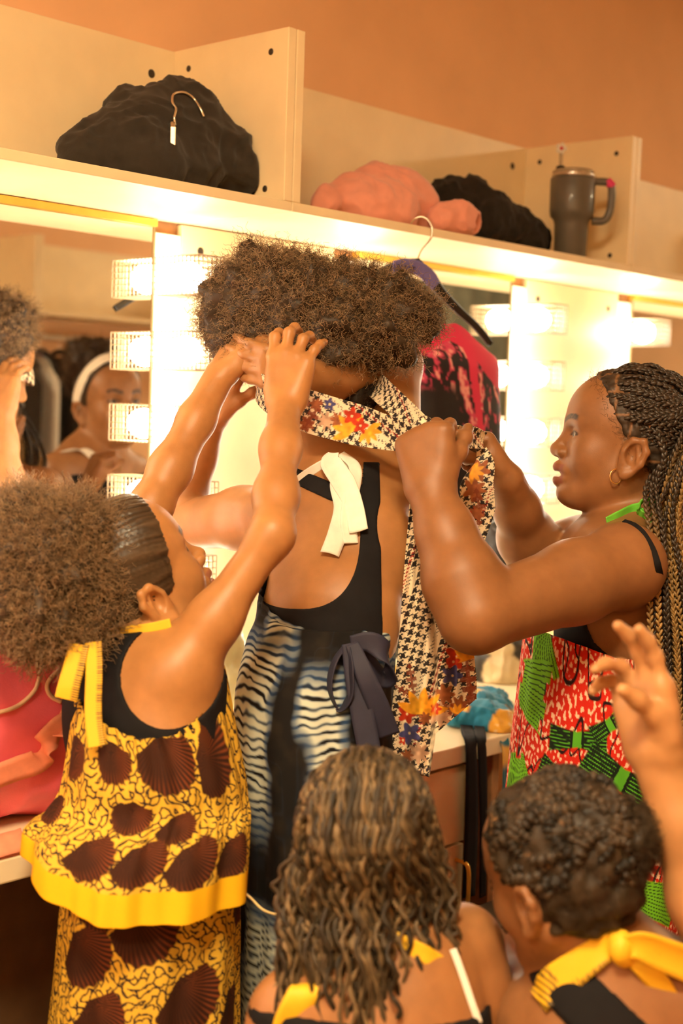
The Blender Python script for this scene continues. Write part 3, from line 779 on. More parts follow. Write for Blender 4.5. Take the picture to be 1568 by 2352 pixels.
def build_front_right():
    hd = Head(at(1292, 2000, 1.46), cv(-.58, -.22, -.78), cv(-.22, .97, -.12), .90)
    nb, che, wai, pel = at(1425, 2240, 1.46), at(1440, 2430, 1.45), at(1440, 2640, 1.44), at(1440, 2830, 1.44)
    fr = cv(-.25, 0, -1); shl, shr = at(1235, 2350, 1.48), at(1625, 2300, 1.44)
    T = torso(pel, wai, che, nb, shl, shr, fr, (.105, .092, .102), .66, .028, .040)
    lat = nrm(np.cross(fr, [0, 0, 1]))
    P = list(T) + seated_legs(pel, fr, lat) + [cap(hd.w(0, -.03, -.03), nb, .040, .044, .03)]
    P += arm_prims(shl, at(1130, 2200, 1.66), at(960, 2290, 1.80), .038, .030, .022, .02) + arm_prims(shr, at(1690, 2560, 1.42), at(1600, 2650, 1.58), .041, .032, .022, .02)
    P += hand_prims(at(960, 2290, 1.80), cv(-.8, -.2, -.5), cv(0, -1, 0), cv(0, 0, -1), .9) + hand_prims(at(1600, 2650, 1.58), cv(-.3, 0, -.9), cv(0, -1, 0), cv(-1, 0, 0), .9)
    P += hd.prims()
    F = ZField(P, .004, .60); V, Q = F.nets()
    root = person('seated girl in front with pinned-up curls and a yellow halter bow, seen from behind', (pel[0], pel[1], 0))
    c = flatten_cols(V, (.26, .112, .042), 41); c = face_cols(hd, V, c)
    L = hd.local(V); x, y, z = L.T
    hl = (y - .030) - .5 * np.clip(z - .05, -1, .06) + np.maximum(0, -.055 - z) * 1.5
    c = blend(c, (.03, .018, .010), sstep(.012, -.004, hl) * sstep(.010, -.002, on_skull(L)) * sstep(-.075, -.055, z) * .9)
    obj('body', V, Q, skinD, root, True, c); hd.eyes(root)
    return root, F, hd, T, dict(nb=nb, che=che, wai=wai, pel=pel, fr=fr, shl=shl, shr=shr)
KR, KF, KH, KT, KJ = build_front_right()
# ===== child at the right edge of the picture: only a raised hand and forearm show
def build_hand_child():
    hd = Head(at(2010, 1560, 1.34), cv(-.5, .0, -.86), cv(0, 1, 0), .96)
    nb, che, wai, pel = at(2010, 1790, 1.33), at(2010, 1990, 1.32), at(2010, 2240, 1.32), at(2010, 2500, 1.32)
    fr = cv(-.5, 0, -.86); shl, shr = at(1830, 1900, 1.42), at(2190, 1900, 1.22)
    T = torso(pel, wai, che, nb, shl, shr, fr, (.11, .095, .10), .68, .028, .040)
    P = list(T) + legs(pel, fr, nrm(np.cross(fr, [0, 0, 1]))) + [cap(hd.w(0, -.03, -.03), nb, .040, .044, .03)]
    wl = at(1508, 1735, 1.43)
    P += arm_prims(shl, at(1670, 2190, 1.42), wl, .040, .034, .0255, .02) + arm_prims(shr, at(2230, 2230, 1.2), at(2200, 2480, 1.25), .040, .032, .022, .02)
    P += hand_prims(wl, cv(-.22, 1, .0), cv(-.78, .05, .55), cv(.55, .1, .85), 1.04, ((.05, .30, .25), (.10, .35, .3), (.45, .75, .5), (.6, .85, .5)), .03, (.05, .75, .0), palm_t=1.35)
    P += hand_prims(at(2200, 2480, 1.25), cv(0, -1, 0), cv(-.8, 0, -.3), cv(0, 0, -1), .9)
    P += hd.prims()
    F = ZField(P, .0035, .75); V, Q = F.nets()
    root = person('child at the right edge raising one open hand beside the red dress', (pel[0], pel[1], 0))
    c = flatten_cols(V, (.46, .22, .085), 51); c = face_cols(hd, V, c)
    obj('body', V, Q, skinL, root, True, c); hd.eyes(root)
    return root, F, hd, T, dict(nb=nb, che=che, wai=wai, pel=pel, fr=fr, shl=shl, shr=shr)
HR, HF, HH, HT, HJ = build_hand_child()
# ===== girl with a white headband, out of frame, seen in the left mirror
def mir(p): p = np.array(p, float); p[1] = 2 * WY - p[1]; return p
def mird(v): v = np.array(v, float); v[1] = -v[1]; return v
def build_mirror_girl():
    D = 3.66
    hd = Head(mir(at(247, 925, D)), mird(cv(.62, -.02, .78)), mird(cv(-.06, 1, 0)), 1.06)
    nb, che, wai, pel = (mir(at(*q)) for q in ((215, 1045, D), (215, 1130, D), (215, 1260, D), (215, 1380, D)))
    fr = mird(cv(.62, 0, .78)); sa, sb = mir(at(128, 1085, D - .10)), mir(at(300, 1085, D + .10))
    T = torso(pel, wai, che, nb, sa, sb, fr, (.125, .11, .125), .68, .032, .046)
    P = list(T) + legs(pel, fr, nrm(np.cross(fr, [0, 0, 1]))) + [cap(hd.w(0, -.03, -.03), nb, .044, .048, .03)]
    w1 = mir(at(205, 1110, D - .26))
    P += arm_prims(sa, mir(at(120, 1260, D - .16)), w1, .044, .036, .025, .02) + arm_prims(sb, mir(at(335, 1260, D + .12)), mir(at(330, 1370, D)), .044, .036, .025, .02)
    P += hand_prims(w1, mird(cv(.35, .9, .2)), mird(cv(.8, 0, -.5)), mird(cv(.3, 0, .9)), 1.0, (1.0, 1.0, 1.0, 1.0), .04, (.3, .6, .1))
    P += hand_prims(mir(at(330, 1370, D)), np.array([0, 0, -1.]), mird(cv(-1, 0, 0)), fr, 1.0)
    P += hd.prims(lips=1.0)
    F = ZField(P, .004, .95); V, Q = F.nets()
    root = person('girl with a white headband reflected in the left mirror', (pel[0], pel[1], 0))
    c = flatten_cols(V, (.29, .13, .05), 61); c = face_cols(hd, V, c)
    L = hd.local(V); x, y, z = L.T
    hl = (y - .036) - .5 * np.clip(z - .05, -1, .06) + np.maximum(0, -.02 - z) * 1.2
    c = blend(c, (.03, .018, .010), sstep(.012, -.004, hl) * sstep(.010, -.002, on_skull(L)) * sstep(-.075, -.055, z) * .9)
    obj('body', V, Q, skinD, root, True, c); hd.eyes(root, (0, 1, .05))
    return root, F, hd, T, dict(nb=nb, che=che, wai=wai, pel=pel, fr=fr, sa=sa, sb=sb)
BR, BF, BH, BT, BJ = build_mirror_girl()
# ---------------------------------------------------------------- hair
hair_m = mat('afro_hair', rough=.55, attr=True, spec=.35)
braid_m = mat('braid_hair', rough=.42, attr=True, spec=.5)
def curls(V, Nn, n, seed, length=(.012, .026), rad=(.0016, .0038), thick=.00042, turns=(1.5, 3.2), ns=11, root=(.035, .018, .008), tip=(.20, .10, .040), inset=.004, grav=None, spread=.5):
    g = np.random.default_rng(seed)
    i = g.integers(0, len(V), n); p = V[i] - Nn[i] * inset
    d = nrm(Nn[i] + g.normal(0, spread, (n, 3)) + (0 if grav is None else grav))
    ref = nrm(g.normal(0, 1, (n, 3))); a = nrm(np.cross(d, ref)); b = np.cross(d, a)
    L = g.uniform(*length, n)[:, None]; r = g.uniform(*rad, n)[:, None]; tn = g.uniform(*turns, n)[:, None]; ph = g.uniform(0, 6.28, n)[:, None]
    t = np.linspace(0, 1, ns)[None]
    an = ph + tn * 2 * pi * t; rr = r * np.minimum(1, t * 3)
    P = p[:, None] + d[:, None] * (L * t)[..., None] + a[:, None] * (rr * np.cos(an))[..., None] + b[:, None] * (rr * np.sin(an))[..., None]
    R = np.broadcast_to(thick * (1 - .5 * t), (n, ns))
    Vt, Q = tubes(P, R, 3)
    sh = g.uniform(.6, 1.4, n)[:, None]
    c = (np.array(root) * (1 - t[..., None]) + np.array(tip) * t[..., None]) * sh[..., None]  # tips coloured lighter to stand in for backlight through the hair
    return Vt, Q, np.repeat(c.reshape(-1, 3), 3, axis=0)
def normals(V, Q):
    N = np.zeros_like(V); f = np.cross(V[Q[:, 2]] - V[Q[:, 0]], V[Q[:, 3]] - V[Q[:, 1]])
    for k in range(4): np.add.at(N, Q[:, k], f)
    return nrm(N)
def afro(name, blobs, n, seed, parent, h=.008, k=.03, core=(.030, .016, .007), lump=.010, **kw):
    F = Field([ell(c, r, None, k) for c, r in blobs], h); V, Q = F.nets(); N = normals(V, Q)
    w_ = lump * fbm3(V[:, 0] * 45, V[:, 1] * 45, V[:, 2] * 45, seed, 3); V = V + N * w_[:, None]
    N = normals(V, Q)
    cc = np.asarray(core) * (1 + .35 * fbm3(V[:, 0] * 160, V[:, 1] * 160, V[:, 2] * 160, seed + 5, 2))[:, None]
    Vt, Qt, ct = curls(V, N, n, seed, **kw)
    o = obj(name, np.concatenate([V, Vt]), np.concatenate([Q, Qt + len(V)]), hair_m, parent, True, np.concatenate([cc, ct]))
    o['kind'] = 'stuff'; return o
def mpx(D): return D / FPX
def blob(x, y, D, rpx, dz=1.0): return (at(x, y, D), np.array([1, 1, 1]) * rpx * mpx(D) * dz)
# afro of the girl in blue
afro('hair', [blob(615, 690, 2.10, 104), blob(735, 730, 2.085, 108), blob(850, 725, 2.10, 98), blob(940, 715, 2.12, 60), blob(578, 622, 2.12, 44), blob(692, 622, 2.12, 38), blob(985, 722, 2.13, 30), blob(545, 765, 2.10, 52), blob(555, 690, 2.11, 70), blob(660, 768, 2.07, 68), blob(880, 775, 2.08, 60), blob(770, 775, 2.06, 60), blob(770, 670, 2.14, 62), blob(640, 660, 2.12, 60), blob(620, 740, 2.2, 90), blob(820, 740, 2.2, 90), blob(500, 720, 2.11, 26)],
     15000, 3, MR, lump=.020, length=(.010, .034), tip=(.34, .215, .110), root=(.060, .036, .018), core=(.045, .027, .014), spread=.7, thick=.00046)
# puff of the girl in yellow
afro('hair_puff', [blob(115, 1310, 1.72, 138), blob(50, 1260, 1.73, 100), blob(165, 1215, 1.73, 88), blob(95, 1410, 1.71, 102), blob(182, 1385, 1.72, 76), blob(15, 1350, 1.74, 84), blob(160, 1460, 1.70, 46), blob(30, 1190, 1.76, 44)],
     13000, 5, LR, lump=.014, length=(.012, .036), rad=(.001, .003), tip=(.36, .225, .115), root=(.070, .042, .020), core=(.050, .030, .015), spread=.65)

def head_shell(hd, off, reg, h=.0032, lump=None):
    """hair lying on the skull: V, Q, local coordinates"""
    P = [hd.E((0, -.014, .032), (.069, .087, .073), .02), hd.E((0, .022, .012), (.062, .066, .070), .03), hd.E((0, .036, .042), (.054, .046, .046), .03), hd.E((0, -.02, -.02), (.058, .07, .06), .03)]
    F = Field(P, h, pad=.02); X, Y, Z = F.grid((slice(None),) * 3)
    d = [X - hd.c[0], Y - hd.c[1], Z - hd.c[2]]; M = hd.M
    l = [(d[0] * M[0, i] + d[1] * M[1, i] + d[2] * M[2, i]) / hd.s for i in range(3)]
    G = np.maximum(F.F - off, reg(*l)).astype(np.float32)
    V, Q = F.nets(G); return V, Q, hd.local(V)
# slicked-back hair of the girl in yellow, combed towards the puff
def slick():
    pd = nrm(np.array([-.02, -.9, .25])); c0 = np.array([0, -.01, .02])
    reg = lambda x, y, z: np.maximum(np.maximum((y - .046) - .35 * np.clip(z - .03, -1, .08) + np.maximum(0, -.02 - z) * 1.1, -.062 - z + .25 * np.maximum(y + .02, 0)), -(np.abs(z - .05) * 0 + 1)) 
    V, Q, L = head_shell(LH, .004, reg, .0024)
    q = L - c0; ax = q @ pd; e1 = nrm(np.cross(pd, [0, 0, 1])); e2 = np.cross(pd, e1)
    an = np.arctan2(q @ e1, q @ e2)
    st = noise2(an * 26, ax * 22, 3) * .6 + noise2(an * 70, ax * 40, 4) * .4
    N = normals(V, Q); V = V + N * (.0020 * st)[:, None]
    c = np.array([.045, .027, .014]) * (1 + 1.1 * np.clip(st, -.8, 1))[:, None]
    part = sstep(.0022, .0008, np.abs(an - 2.55 - .3 * ax)) * (L[:, 2] > .02)
    c = blend(c, (.36, .17, .065), part * .8)
    obj('slicked_hair', V, Q, mat('combed_hair', rough=.33, attr=True, spec=.6), LR, True, c)
slick()
# scalp hair of the braided girl, then the braids
def bead_chain(paths, half, seed, gold):
    """plaits: two offset rows of small slanted beads along each path"""
    lon, lat_ = 6, 4
    th = np.linspace(0, pi, lat_ + 1); ph = np.arange(lon) * 2 * pi / lon
    S = np.stack([np.sin(th)[:, None] * np.cos(ph), np.sin(th)[:, None] * np.sin(ph), np.broadcast_to(np.cos(th)[:, None], (lat_ + 1, lon))], -1).reshape(-1, 3)
    idx = np.arange((lat_ + 1) * lon).reshape(lat_ + 1, lon); nx = np.roll(idx, -1, 1)
    SQ = np.stack([idx[:-1], idx[1:], nx[1:], nx[:-1]], -1).reshape(-1, 4)
    VV, QQ, CC = [], [], []; o = 0; g = np.random.default_rng(seed)
    for pi_, (path, w0) in enumerate(paths):
        P = spline(path, 160); L = np.concatenate([[0], np.cumsum(np.linalg.norm(np.diff(P, axis=0), axis=1))])
        m = int(L[-1] / half); s_ = np.linspace(0, L[-1], max(m, 4))
        C = np.stack([np.interp(s_, L, P[:, i]) for i in range(3)], -1); T = nrm(np.gradient(C, axis=0))
        A = nrm(np.cross(T, nrm(C - (HEADC_R)) )); sg = np.where(np.arange(len(s_)) % 2, 1, -1)[:, None]
        B = np.cross(A, T)
        wd = w0 * (1 - .35 * s_ / L[-1])[:, None]
        ce = C + A * sg * wd * .42
        dd = nrm(T - A * sg * .55); aa = nrm(np.cross(dd, B)); bb = np.cross(dd, aa)
        R = np.stack([aa * wd * .62, bb * wd * .62, dd * half * 1.25], 1)    # (m,3,3)
        v = ce[:, None] + np.einsum('vk,mkd->mvd', S, R)
        VV.append(v.reshape(-1, 3)); k = len(ce)
        QQ.append((SQ[None] + (np.arange(k) * len(S))[:, None, None]).reshape(-1, 4) + o); o += k * len(S)
        isg = g.random() < gold
        base = np.array([.26, .15, .045]) if isg else np.array([.032, .021, .013])
        mix = sstep(.1, .25, s_)[:, None] if isg else np.zeros((k, 1))
        cb = (np.array([.032, .021, .013]) * (1 - mix) + base * mix) * g.uniform(.7, 1.4, (k, 1))
        CC.append(np.repeat(cb, len(S), 0))
    return np.concatenate(VV), np.concatenate(QQ), np.concatenate(CC)
HEADC_R = RH.c
def braids_R():
    reg = lambda x, y, z: np.maximum(hairline_R(x, y, z), -.075 - z + .2 * np.maximum(y, 0))
    V, Q, L = head_shell(RH, .0035, reg, .003)
    n_ = fbm3(L[:, 0] * 120, L[:, 1] * 120, L[:, 2] * 120, 8)
    V = V + normals(V, Q) * (.0022 * n_)[:, None]
    # partings between the braids
    uu = np.arctan2(L[:, 0], L[:, 2] - .01) / .42; vv = (L[:, 1] + .004 * noise3(L[:, 0] * 60, L[:, 1] * 60, L[:, 2] * 60)) / .026
    pr = np.minimum(np.abs(uu - np.round(uu)) * .42 * .08, np.abs(vv - np.round(vv)) * .026)
    c = np.array([.034, .021, .012]) * (1 + .5 * n_)[:, None]
    c = blend(c, (.30, .14, .055), sstep(.0020, .0006, pr) * .7)
    obj('scalp_hair', V, Q, hair_m, RR, True, c)
    g = np.random.default_rng(12); paths = []
    cc = np.array([0, -.014, .030]); rad = np.array([.074, .092, .079])
    def sk(v, e=1.0): v = nrm(np.asarray(v, float)); return RH.w(*(cc + rad * v * e))
    for i in range(130):
        ph = g.uniform(-1.5, 1.5); yy = g.uniform(-.75, .66) if i < 96 else g.uniform(.25, .72)       # root: angle over the crown, front-to-back
        r0 = np.array([sin(ph) * math.sqrt(1 - yy * yy), yy, cos(ph) * math.sqrt(1 - yy * yy)])
        lx = r0[0]
        r1 = nrm(r0 + np.array([lx * .1, -.55, -.12])); r2 = nrm(np.array([lx * .85, -.80, .15 + g.uniform(-.25, .25)]))
        if lx < 0 and yy < .2 and g.random() < .45: r2 = nrm(np.array([-.62, -.72, -.1]))
        pts = [sk(r0, 1.0), sk(r1, 1.06 + .04 * g.random()), sk(r2, 1.08 + .07 * g.random())]
        ex = g.uniform(1478, 1640); Dx = 2.13 + np.interp(lx, [-1, 1], [-.10, .10]) + g.normal(0, .015)
        my = g.uniform(1120, 1180)
        pts += [at(np.interp(ex, [1478, 1640], [1500, 1575]) + g.normal(0, 6), my, Dx), at(ex * .55 + 690 + g.normal(0, 5), 1330 + g.normal(0, 15), Dx - .02), at(ex + g.normal(0, 8), 1560, Dx - .01), at(ex + g.normal(0, 10), g.uniform(1640, 1800), Dx)]
        paths.append((np.array(pts), g.uniform(.0040, .0054)))
    # two braids falling in front of the shoulder, a short row above the temple
    for x0, xe in ((1484, 1492), (1497, 1512), (1508, 1530)):
        paths.append((np.array([RH.w(-.073, -.035, .02), RH.w(-.080, -.052, -.02), at(x0, 1120, 2.03), at((x0 + xe) / 2 + 4, 1230, 1.99), at(xe, 1400, 1.985), at(xe + 10, 1640, 2.0)]), .0052))
    for i in range(11):
        z = .085 - i * .009; y = .052 - .003 * i + .02 * (z > .07)
        v = nrm(np.array([-.85 + .05 * (i < 4) * (4 - i), y / .092 - .12, (z - .03) / .079])); w2 = nrm(v + np.array([-.05, -.45, -.05])); w3 = nrm(v + np.array([.0, -1.1, -.2]))
        paths.append((np.array([sk(v, .97), sk(w2, 1.04), sk(w3, 1.06)]), .0052))
    V, Q, c = bead_chain(paths, .0046, 4, .30)
    o = obj('braids', V, Q, braid_m, RR, True, c); o['kind'] = 'stuff'; o['label'] = 'dark box braids with golden strands'
    # soft short hair at the temple
    reg2 = lambda x, y, z: np.maximum(np.maximum(hairline_R(x, y, z) - .016, -hairline_R(x, y, z) - .006), -.05 - z)
    V, Q, L = head_shell(RH, .001, reg2, .004); N = normals(V, Q); back = RH.M @ np.array([0, -.8, .2])
    Vt, Qt, ct = curls(V, N * .30 + back * .6, 2200, 9, (.006, .018), (.0006, .0024), .00020, (.4, 1.2), 8, (.05, .03, .015), (.08, .045, .02), 0.0, None, .45)
    o = obj('baby_hair', Vt, Qt, hair_m, RR, True, ct); o['kind'] = 'stuff'
braids_R()
# long twists of the seated girl in front
def twists():
    g = np.random.default_rng(21); D = 1.50
    P = [ell(CH.w(0, -.012, .032), np.array([.066, .083, .072]), CH.M, .03), cap(at(850, 1960, 1.475), at(850, 2350, 1.452), .066, .064, .04, 'u', FWD, .5)]
    F = Field(P, .006); V, Q = F.nets(); n_ = fbm3(V[:, 0] * 150, V[:, 1] * 150, V[:, 2] * 40, 3)
    parts_ = [V]; qs = [Q]; cs = [np.array([.030, .018, .008]) * (1 + .6 * n_)[:, None]]; o = len(V)
    n = 420; ns = 54; t = np.linspace(0, 1, ns)
    PP = np.zeros((n, ns, 3)); RR_ = np.zeros((n, ns)); CCs = np.zeros((n, ns, 3))
    cc = np.array([0, -.012, .030]); rad = np.array([.075, .093, .080])
    for i in range(n):
        ph = g.uniform(-1.7, 1.7); yy = g.uniform(-.8, .45)
        r0 = np.array([sin(ph) * math.sqrt(1 - yy * yy), yy, cos(ph) * math.sqrt(1 - yy * yy)])
        r1 = nrm(np.array([r0[0] * 1.15, -.45 - .3 * g.random(), max(r0[2], .0) * .55 + .15])); r2 = nrm(np.array([r0[0] * 1.0, -.75 if abs(r0[0]) < .7 else -.35, -.25]))
        lay = 1.02 + .10 * g.random()
        pts = [CH.w(*(cc + rad * r0)), CH.w(*(cc + rad * r1 * lay)), CH.w(*(cc + rad * r2 * lay * 1.03))]
        f = np.clip(r0[0], -.95, .95)
        xm = 846 + f * 180 + g.normal(0, 16); xe = 850 + f * 195 + g.normal(0, 24); De = 1.425 + .05 * abs(f) + g.normal(0, .010)
        ye = g.uniform(2330, 2560)
        pts += [at(xm, 2080 + g.normal(0, 10), De), at((xm + xe) / 2, 2220, De - .012), at(xe, ye, De - .015)]
        p = spline(np.array(pts), ns)
        am = .0042 * np.minimum(1, t * 2.5); fq = g.uniform(5, 9); p0 = g.uniform(0, 6.28)
        p = p + (am * np.sin(fq * 2 * pi * t + p0))[:, None] * RGT + (am * .7 * np.cos(fq * 2 * pi * t * .9 + p0))[:, None] * FWD
        PP[i] = p; RR_[i] = g.uniform(.0026, .0040) * (1 + .22 * np.sin(t * 130)) * (1 - .3 * t)
        b = np.array([.075, .048, .022]) * g.choice([.3, .5, .8, 1.4, 2.2]); CCs[i] = b * (1 + .35 * np.sin(t * 130 + 1))[:, None]
    Vt, Qt = tubes(PP, RR_, 5); parts_.append(Vt); qs.append(Qt + o); cs.append(np.repeat(CCs.reshape(-1, 3), 5, 0)); o += len(Vt)
    # single stray twists beside the head
    st = [[(700, 1880, 1.47), (680, 1950, 1.46), (640, 2010, 1.46), (632, 2050, 1.46), (650, 2110, 1.45), (640, 2160, 1.45), (655, 2230, 1.45)],
          [(1000, 1900, 1.47), (1015, 1950, 1.46), (1035, 2000, 1.46), (1040, 2050, 1.46), (1038, 2100, 1.45), (1046, 2140, 1.45), (1030, 2170, 1.45)],
          [(985, 1960, 1.46), (1000, 2030, 1.45), (1005, 2090, 1.45), (1020, 2140, 1.45), (1018, 2180, 1.45), (1045, 2210, 1.45)]]
    for q in st:
        p = spline([at(*a) for a in q], 60); p = p + (.003 * np.sin(np.linspace(0, 40, 60)))[:, None] * RGT
        Vt, Qt = tubes(p, np.full((1, 60), .0026), 5); parts_.append(Vt); qs.append(Qt + o); o += len(Vt); cs.append(np.tile([.05, .03, .014], (len(Vt), 1)))
    ob = obj('long_twists', np.concatenate(parts_), np.concatenate(qs), hair_m, CR, True, np.concatenate(cs)); ob['kind'] = 'stuff'
twists()
# pinned curls of the other seated girl
def pinned():
    reg = lambda x, y, z: np.maximum((y - .034) - .5 * np.clip(z - .05, -1, .06) + np.maximum(0, -.055 - z) * 1.5, -.066 - z)
    V, Q, L = head_shell(KH, .005, reg, .0035); n_ = fbm3(L[:, 0] * 70, L[:, 1] * 70, L[:, 2] * 70, 5)
    V = V + normals(V, Q) * (.004 * n_)[:, None]; c = np.array([.026, .016, .008]) * (1 + .6 * n_)[:, None]
    part = np.minimum(np.abs(np.sin(L[:, 0] * 60 + L[:, 1] * 30)), np.abs(np.sin(L[:, 2] * 55 - L[:, 1] * 40)))
    c = blend(c, (.30, .15, .06), sstep(.06, .02, part) * (L[:, 2] > .02) * .6)
    VV = [V]; QQ = [Q]; CC = [c]; o = len(V)
    g = np.random.default_rng(31); cc = np.array([0, -.014, .030]); rad = np.array([.073, .091, .078])
    n, ns = 150, 30; PP = np.zeros((n, ns, 3)); RR_ = np.zeros((n, ns)); t = np.linspace(0, 1, ns); CCs = np.zeros((n, ns, 3))
    for i in range(n):
        while True:
            v = nrm(g.normal(0, 1, 3))
            if v[1] < .45 and v[2] > -.75 and (v[1] < .1 or v[2] > .2): break
        tan = nrm(np.cross(v, g.normal(0, 1, 3) + np.array([0, 0, 1.5]))); l = g.uniform(.35, .8); tw = g.uniform(-1.2, 1.2)
        b2 = np.cross(v, tan); a = tw * t
        dv = v + (l * t)[:, None] * (np.cos(a)[:, None] * tan + np.sin(a)[:, None] * b2)
        dv = nrm(dv); e = 1.0 + .05 * np.sin(pi * t) * g.uniform(.6, 1.6)
        P = np.array([KH.w(*(cc + rad * dv[k] * e[k])) for k in range(ns)])
        PP[i] = P; RR_[i] = g.uniform(.0045, .0075) * (1 + .25 * np.sin(t * 34)) * np.sqrt(np.clip(np.sin(pi * (t * .9 + .05)), .05, 1))
        CCs[i] = np.array([.024, .015, .008]) * g.choice([.4, .8, 1.3, 2.0]) * (1 + .4 * np.sin(t * 34))[:, None]
    Vt, Qt = tubes(PP, RR_, 6); VV.append(Vt); QQ.append(Qt + o); CC.append(np.repeat(CCs.reshape(-1, 3), 6, 0)); o += len(Vt)
    # thin braid hanging in front of the far cheek
    p = spline([at(*q) for q in ((1160, 1860, 1.47), (1138, 1920, 1.48), (1132, 2000, 1.49), (1140, 2060, 1.49), (1158, 2125, 1.49), (1168, 2140, 1.49))], 70)
    Vt, Qt = tubes(p, (.0036 * (1 + .3 * np.sin(np.linspace(0, 110, 70))))[None], 5); VV.append(Vt); QQ.append(Qt + o); CC.append(np.tile([.04, .025, .012], (len(Vt), 1))); o += len(Vt)
    ob = obj('pinned_curls', np.concatenate(VV), np.concatenate(QQ), hair_m, KR, True, np.concatenate(CC)); ob['kind'] = 'stuff'
    afro('hair_bun', [blob(1462, 1905, 1.41, 42), blob(1478, 1950, 1.41, 34), blob(1455, 1985, 1.41, 30), blob(1440, 1940, 1.42, 42)], 1500, 8, KR, h=.006, k=.02, core=(.028, .017, .008), tip=(.06, .035, .016), root=(.03, .018, .008), length=(.008, .016))
pinned()
V, Q, L = head_shell(MH, .004, lambda x, y, z: np.maximum(y - .012, -.088 - z), .004); n_ = fbm3(L[:, 0] * 140, L[:, 1] * 140, L[:, 2] * 60, 5)
obj('nape_hair', V + normals(V, Q) * (.0015 * n_)[:, None], Q, hair_m, MR, True, np.array([.016, .010, .006]) * (1 + .5 * n_)[:, None])
afro('nape_curls', [blob(735, 912, 2.12, 40), blob(800, 908, 2.12, 44), blob(848, 900, 2.13, 28), blob(770, 930, 2.12, 34)], 1500, 18, MR, h=.006, k=.02, core=(.012, .008, .005), root=(.014, .009, .005), tip=(.035, .021, .011), length=(.006, .014))  # nape hair coloured extra dark, with the shade between forearm and scarf painted in
# hair of the girl seen in the mirror and of the child at the edge
reg_ = lambda x, y, z: np.maximum((y - .038) - .5 * np.clip(z - .05, -1, .06) + np.maximum(0, -.02 - z) * 1.2, -.066 - z)
for hd, rt in ((BH, BR), (HH, HR)):
    V, Q, L = head_shell(hd, .005, reg_, .004); n_ = fbm3(L[:, 0] * 90, L[:, 1] * 90, L[:, 2] * 90, 5)
    obj('short_hair', V, Q, hair_m, rt, True, np.array([.030, .018, .009]) * (1 + .5 * n_)[:, None])
bb = [(BH.w(0, -.075, .085), np.full(3, .068)), (BH.w(-.03, -.06, .115), np.full(3, .05)), (BH.w(.03, -.07, .11), np.full(3, .05)), (BH.w(0, -.10, .05), np.full(3, .05))]
afro('hair_puff', bb, 2200, 14, BR, h=.008, tip=(.09, .05, .024), root=(.03, .018, .009), core=(.035, .02, .010), length=(.012, .026))
afro('hair_puff', [(HH.w(0, -.06, .09), np.full(3, .07))], 900, 15, HR, h=.009, tip=(.10, .055, .025), length=(.012, .024))
tt = np.linspace(0, 2 * pi, 72)
bp = np.array([BH.w(.0785 * cos(a), -.010 + .050 * sin(a), .020 + .090 * sin(a)) for a in tt])
ribbon('headband', bp, [.034], BH.M @ np.array([0, .87, -.50]), mat('white_cotton', (.80, .76, .66), .8, noise=.06, nscale=60, bump=.2, bscale=900), BR, n=72, t=.003)
# ---------------------------------------------------------------- cloth prints (flat colour of the cloth itself)
def project(V):
    q = np.asarray(V) - CAMP; d = q @ FWD; return 784 + FPX * (q @ RGT) / d, 1176 - FPX * (q @ UPV) / d
def uv_at(V, U, W, vis, pts):
    """cloth coordinates of the places where the photo shows a motif"""
    x, y = project(V); out = []
    for p in pts:
        k = np.argmin(np.where(vis, (x - p[0]) ** 2 + (y - p[1]) ** 2, 1e12)); out.append((U[k], W[k]))
    return out
def waves(u, v, lam, seed, n=16, jit=.12):
    """isotropic random field of one wavelength, and its gradient length"""
    g = np.random.default_rng(seed); f = 0; fx = 0; fy = 0
    for i in range(n):
        a = pi * (i + g.random()) / n; k = 2 * pi / lam * (1 + g.normal(0, jit)); p = g.uniform(0, 6.28)
        kx, ky = k * cos(a), k * sin(a); ph = kx * u + ky * v + p
        f = f + np.cos(ph); sn = np.sin(ph); fx = fx - kx * sn; fy = fy - ky * sn
    return f / math.sqrt(n / 2), np.hypot(fx, fy) / math.sqrt(n / 2)
def squiggle(u, v, lam=.0150, w_=.00085):
    f, g = waves(u, v, lam, 5); h, gh = waves(u, v, lam * 1.15, 6)
    d1 = np.abs(f) / (g + 60); d2 = np.abs(h) / (gh + 60)
    return np.maximum(sstep(w_ * 1.35, w_ * .75, d1) * (h > -.9), sstep(w_ * 1.35, w_ * .75, d2) * (f > .35))
def shell_print(u, v, shells, gold=(.70, .43, .045)):
    c = np.tile(np.asarray(gold), (len(u), 1)) * (1 + .06 * fbm2(u / .02, v / .02, 60))[:, None]
    c = blend(c, (.020, .012, .018), squiggle(u, v))
    for (cu, cv_, R, th) in shells:
        du, dv = u - cu, v - cv_; x = du * cos(th) + dv * sin(th); y = -du * sin(th) + dv * cos(th)
        x = x + R * .55
        r = np.hypot(x, y); a = np.arctan2(y, x)
        m = sstep(.003, 0, r - R * 1.15 * (1 - .25 * np.abs(a) ** 2) * (1 + .025 * np.cos(a * 26))) * (np.abs(a) < 1.25)
        rid = .5 + .5 * np.cos(a * 62 + 3 * (r / R) ** 2)
        col = np.array([.030, .011, .006]) + (np.array([.17, .040, .012]) - np.array([.03, .011, .006])) * (rid ** 2 * (.20 + .80 * sstep(.25, -.7, a) * sstep(.1, .5, r / R) + .5 * sstep(.75, 1.05, r / R)))[:, None]
        c = c * (1 - m[:, None]) + col * m[:, None]
    return c
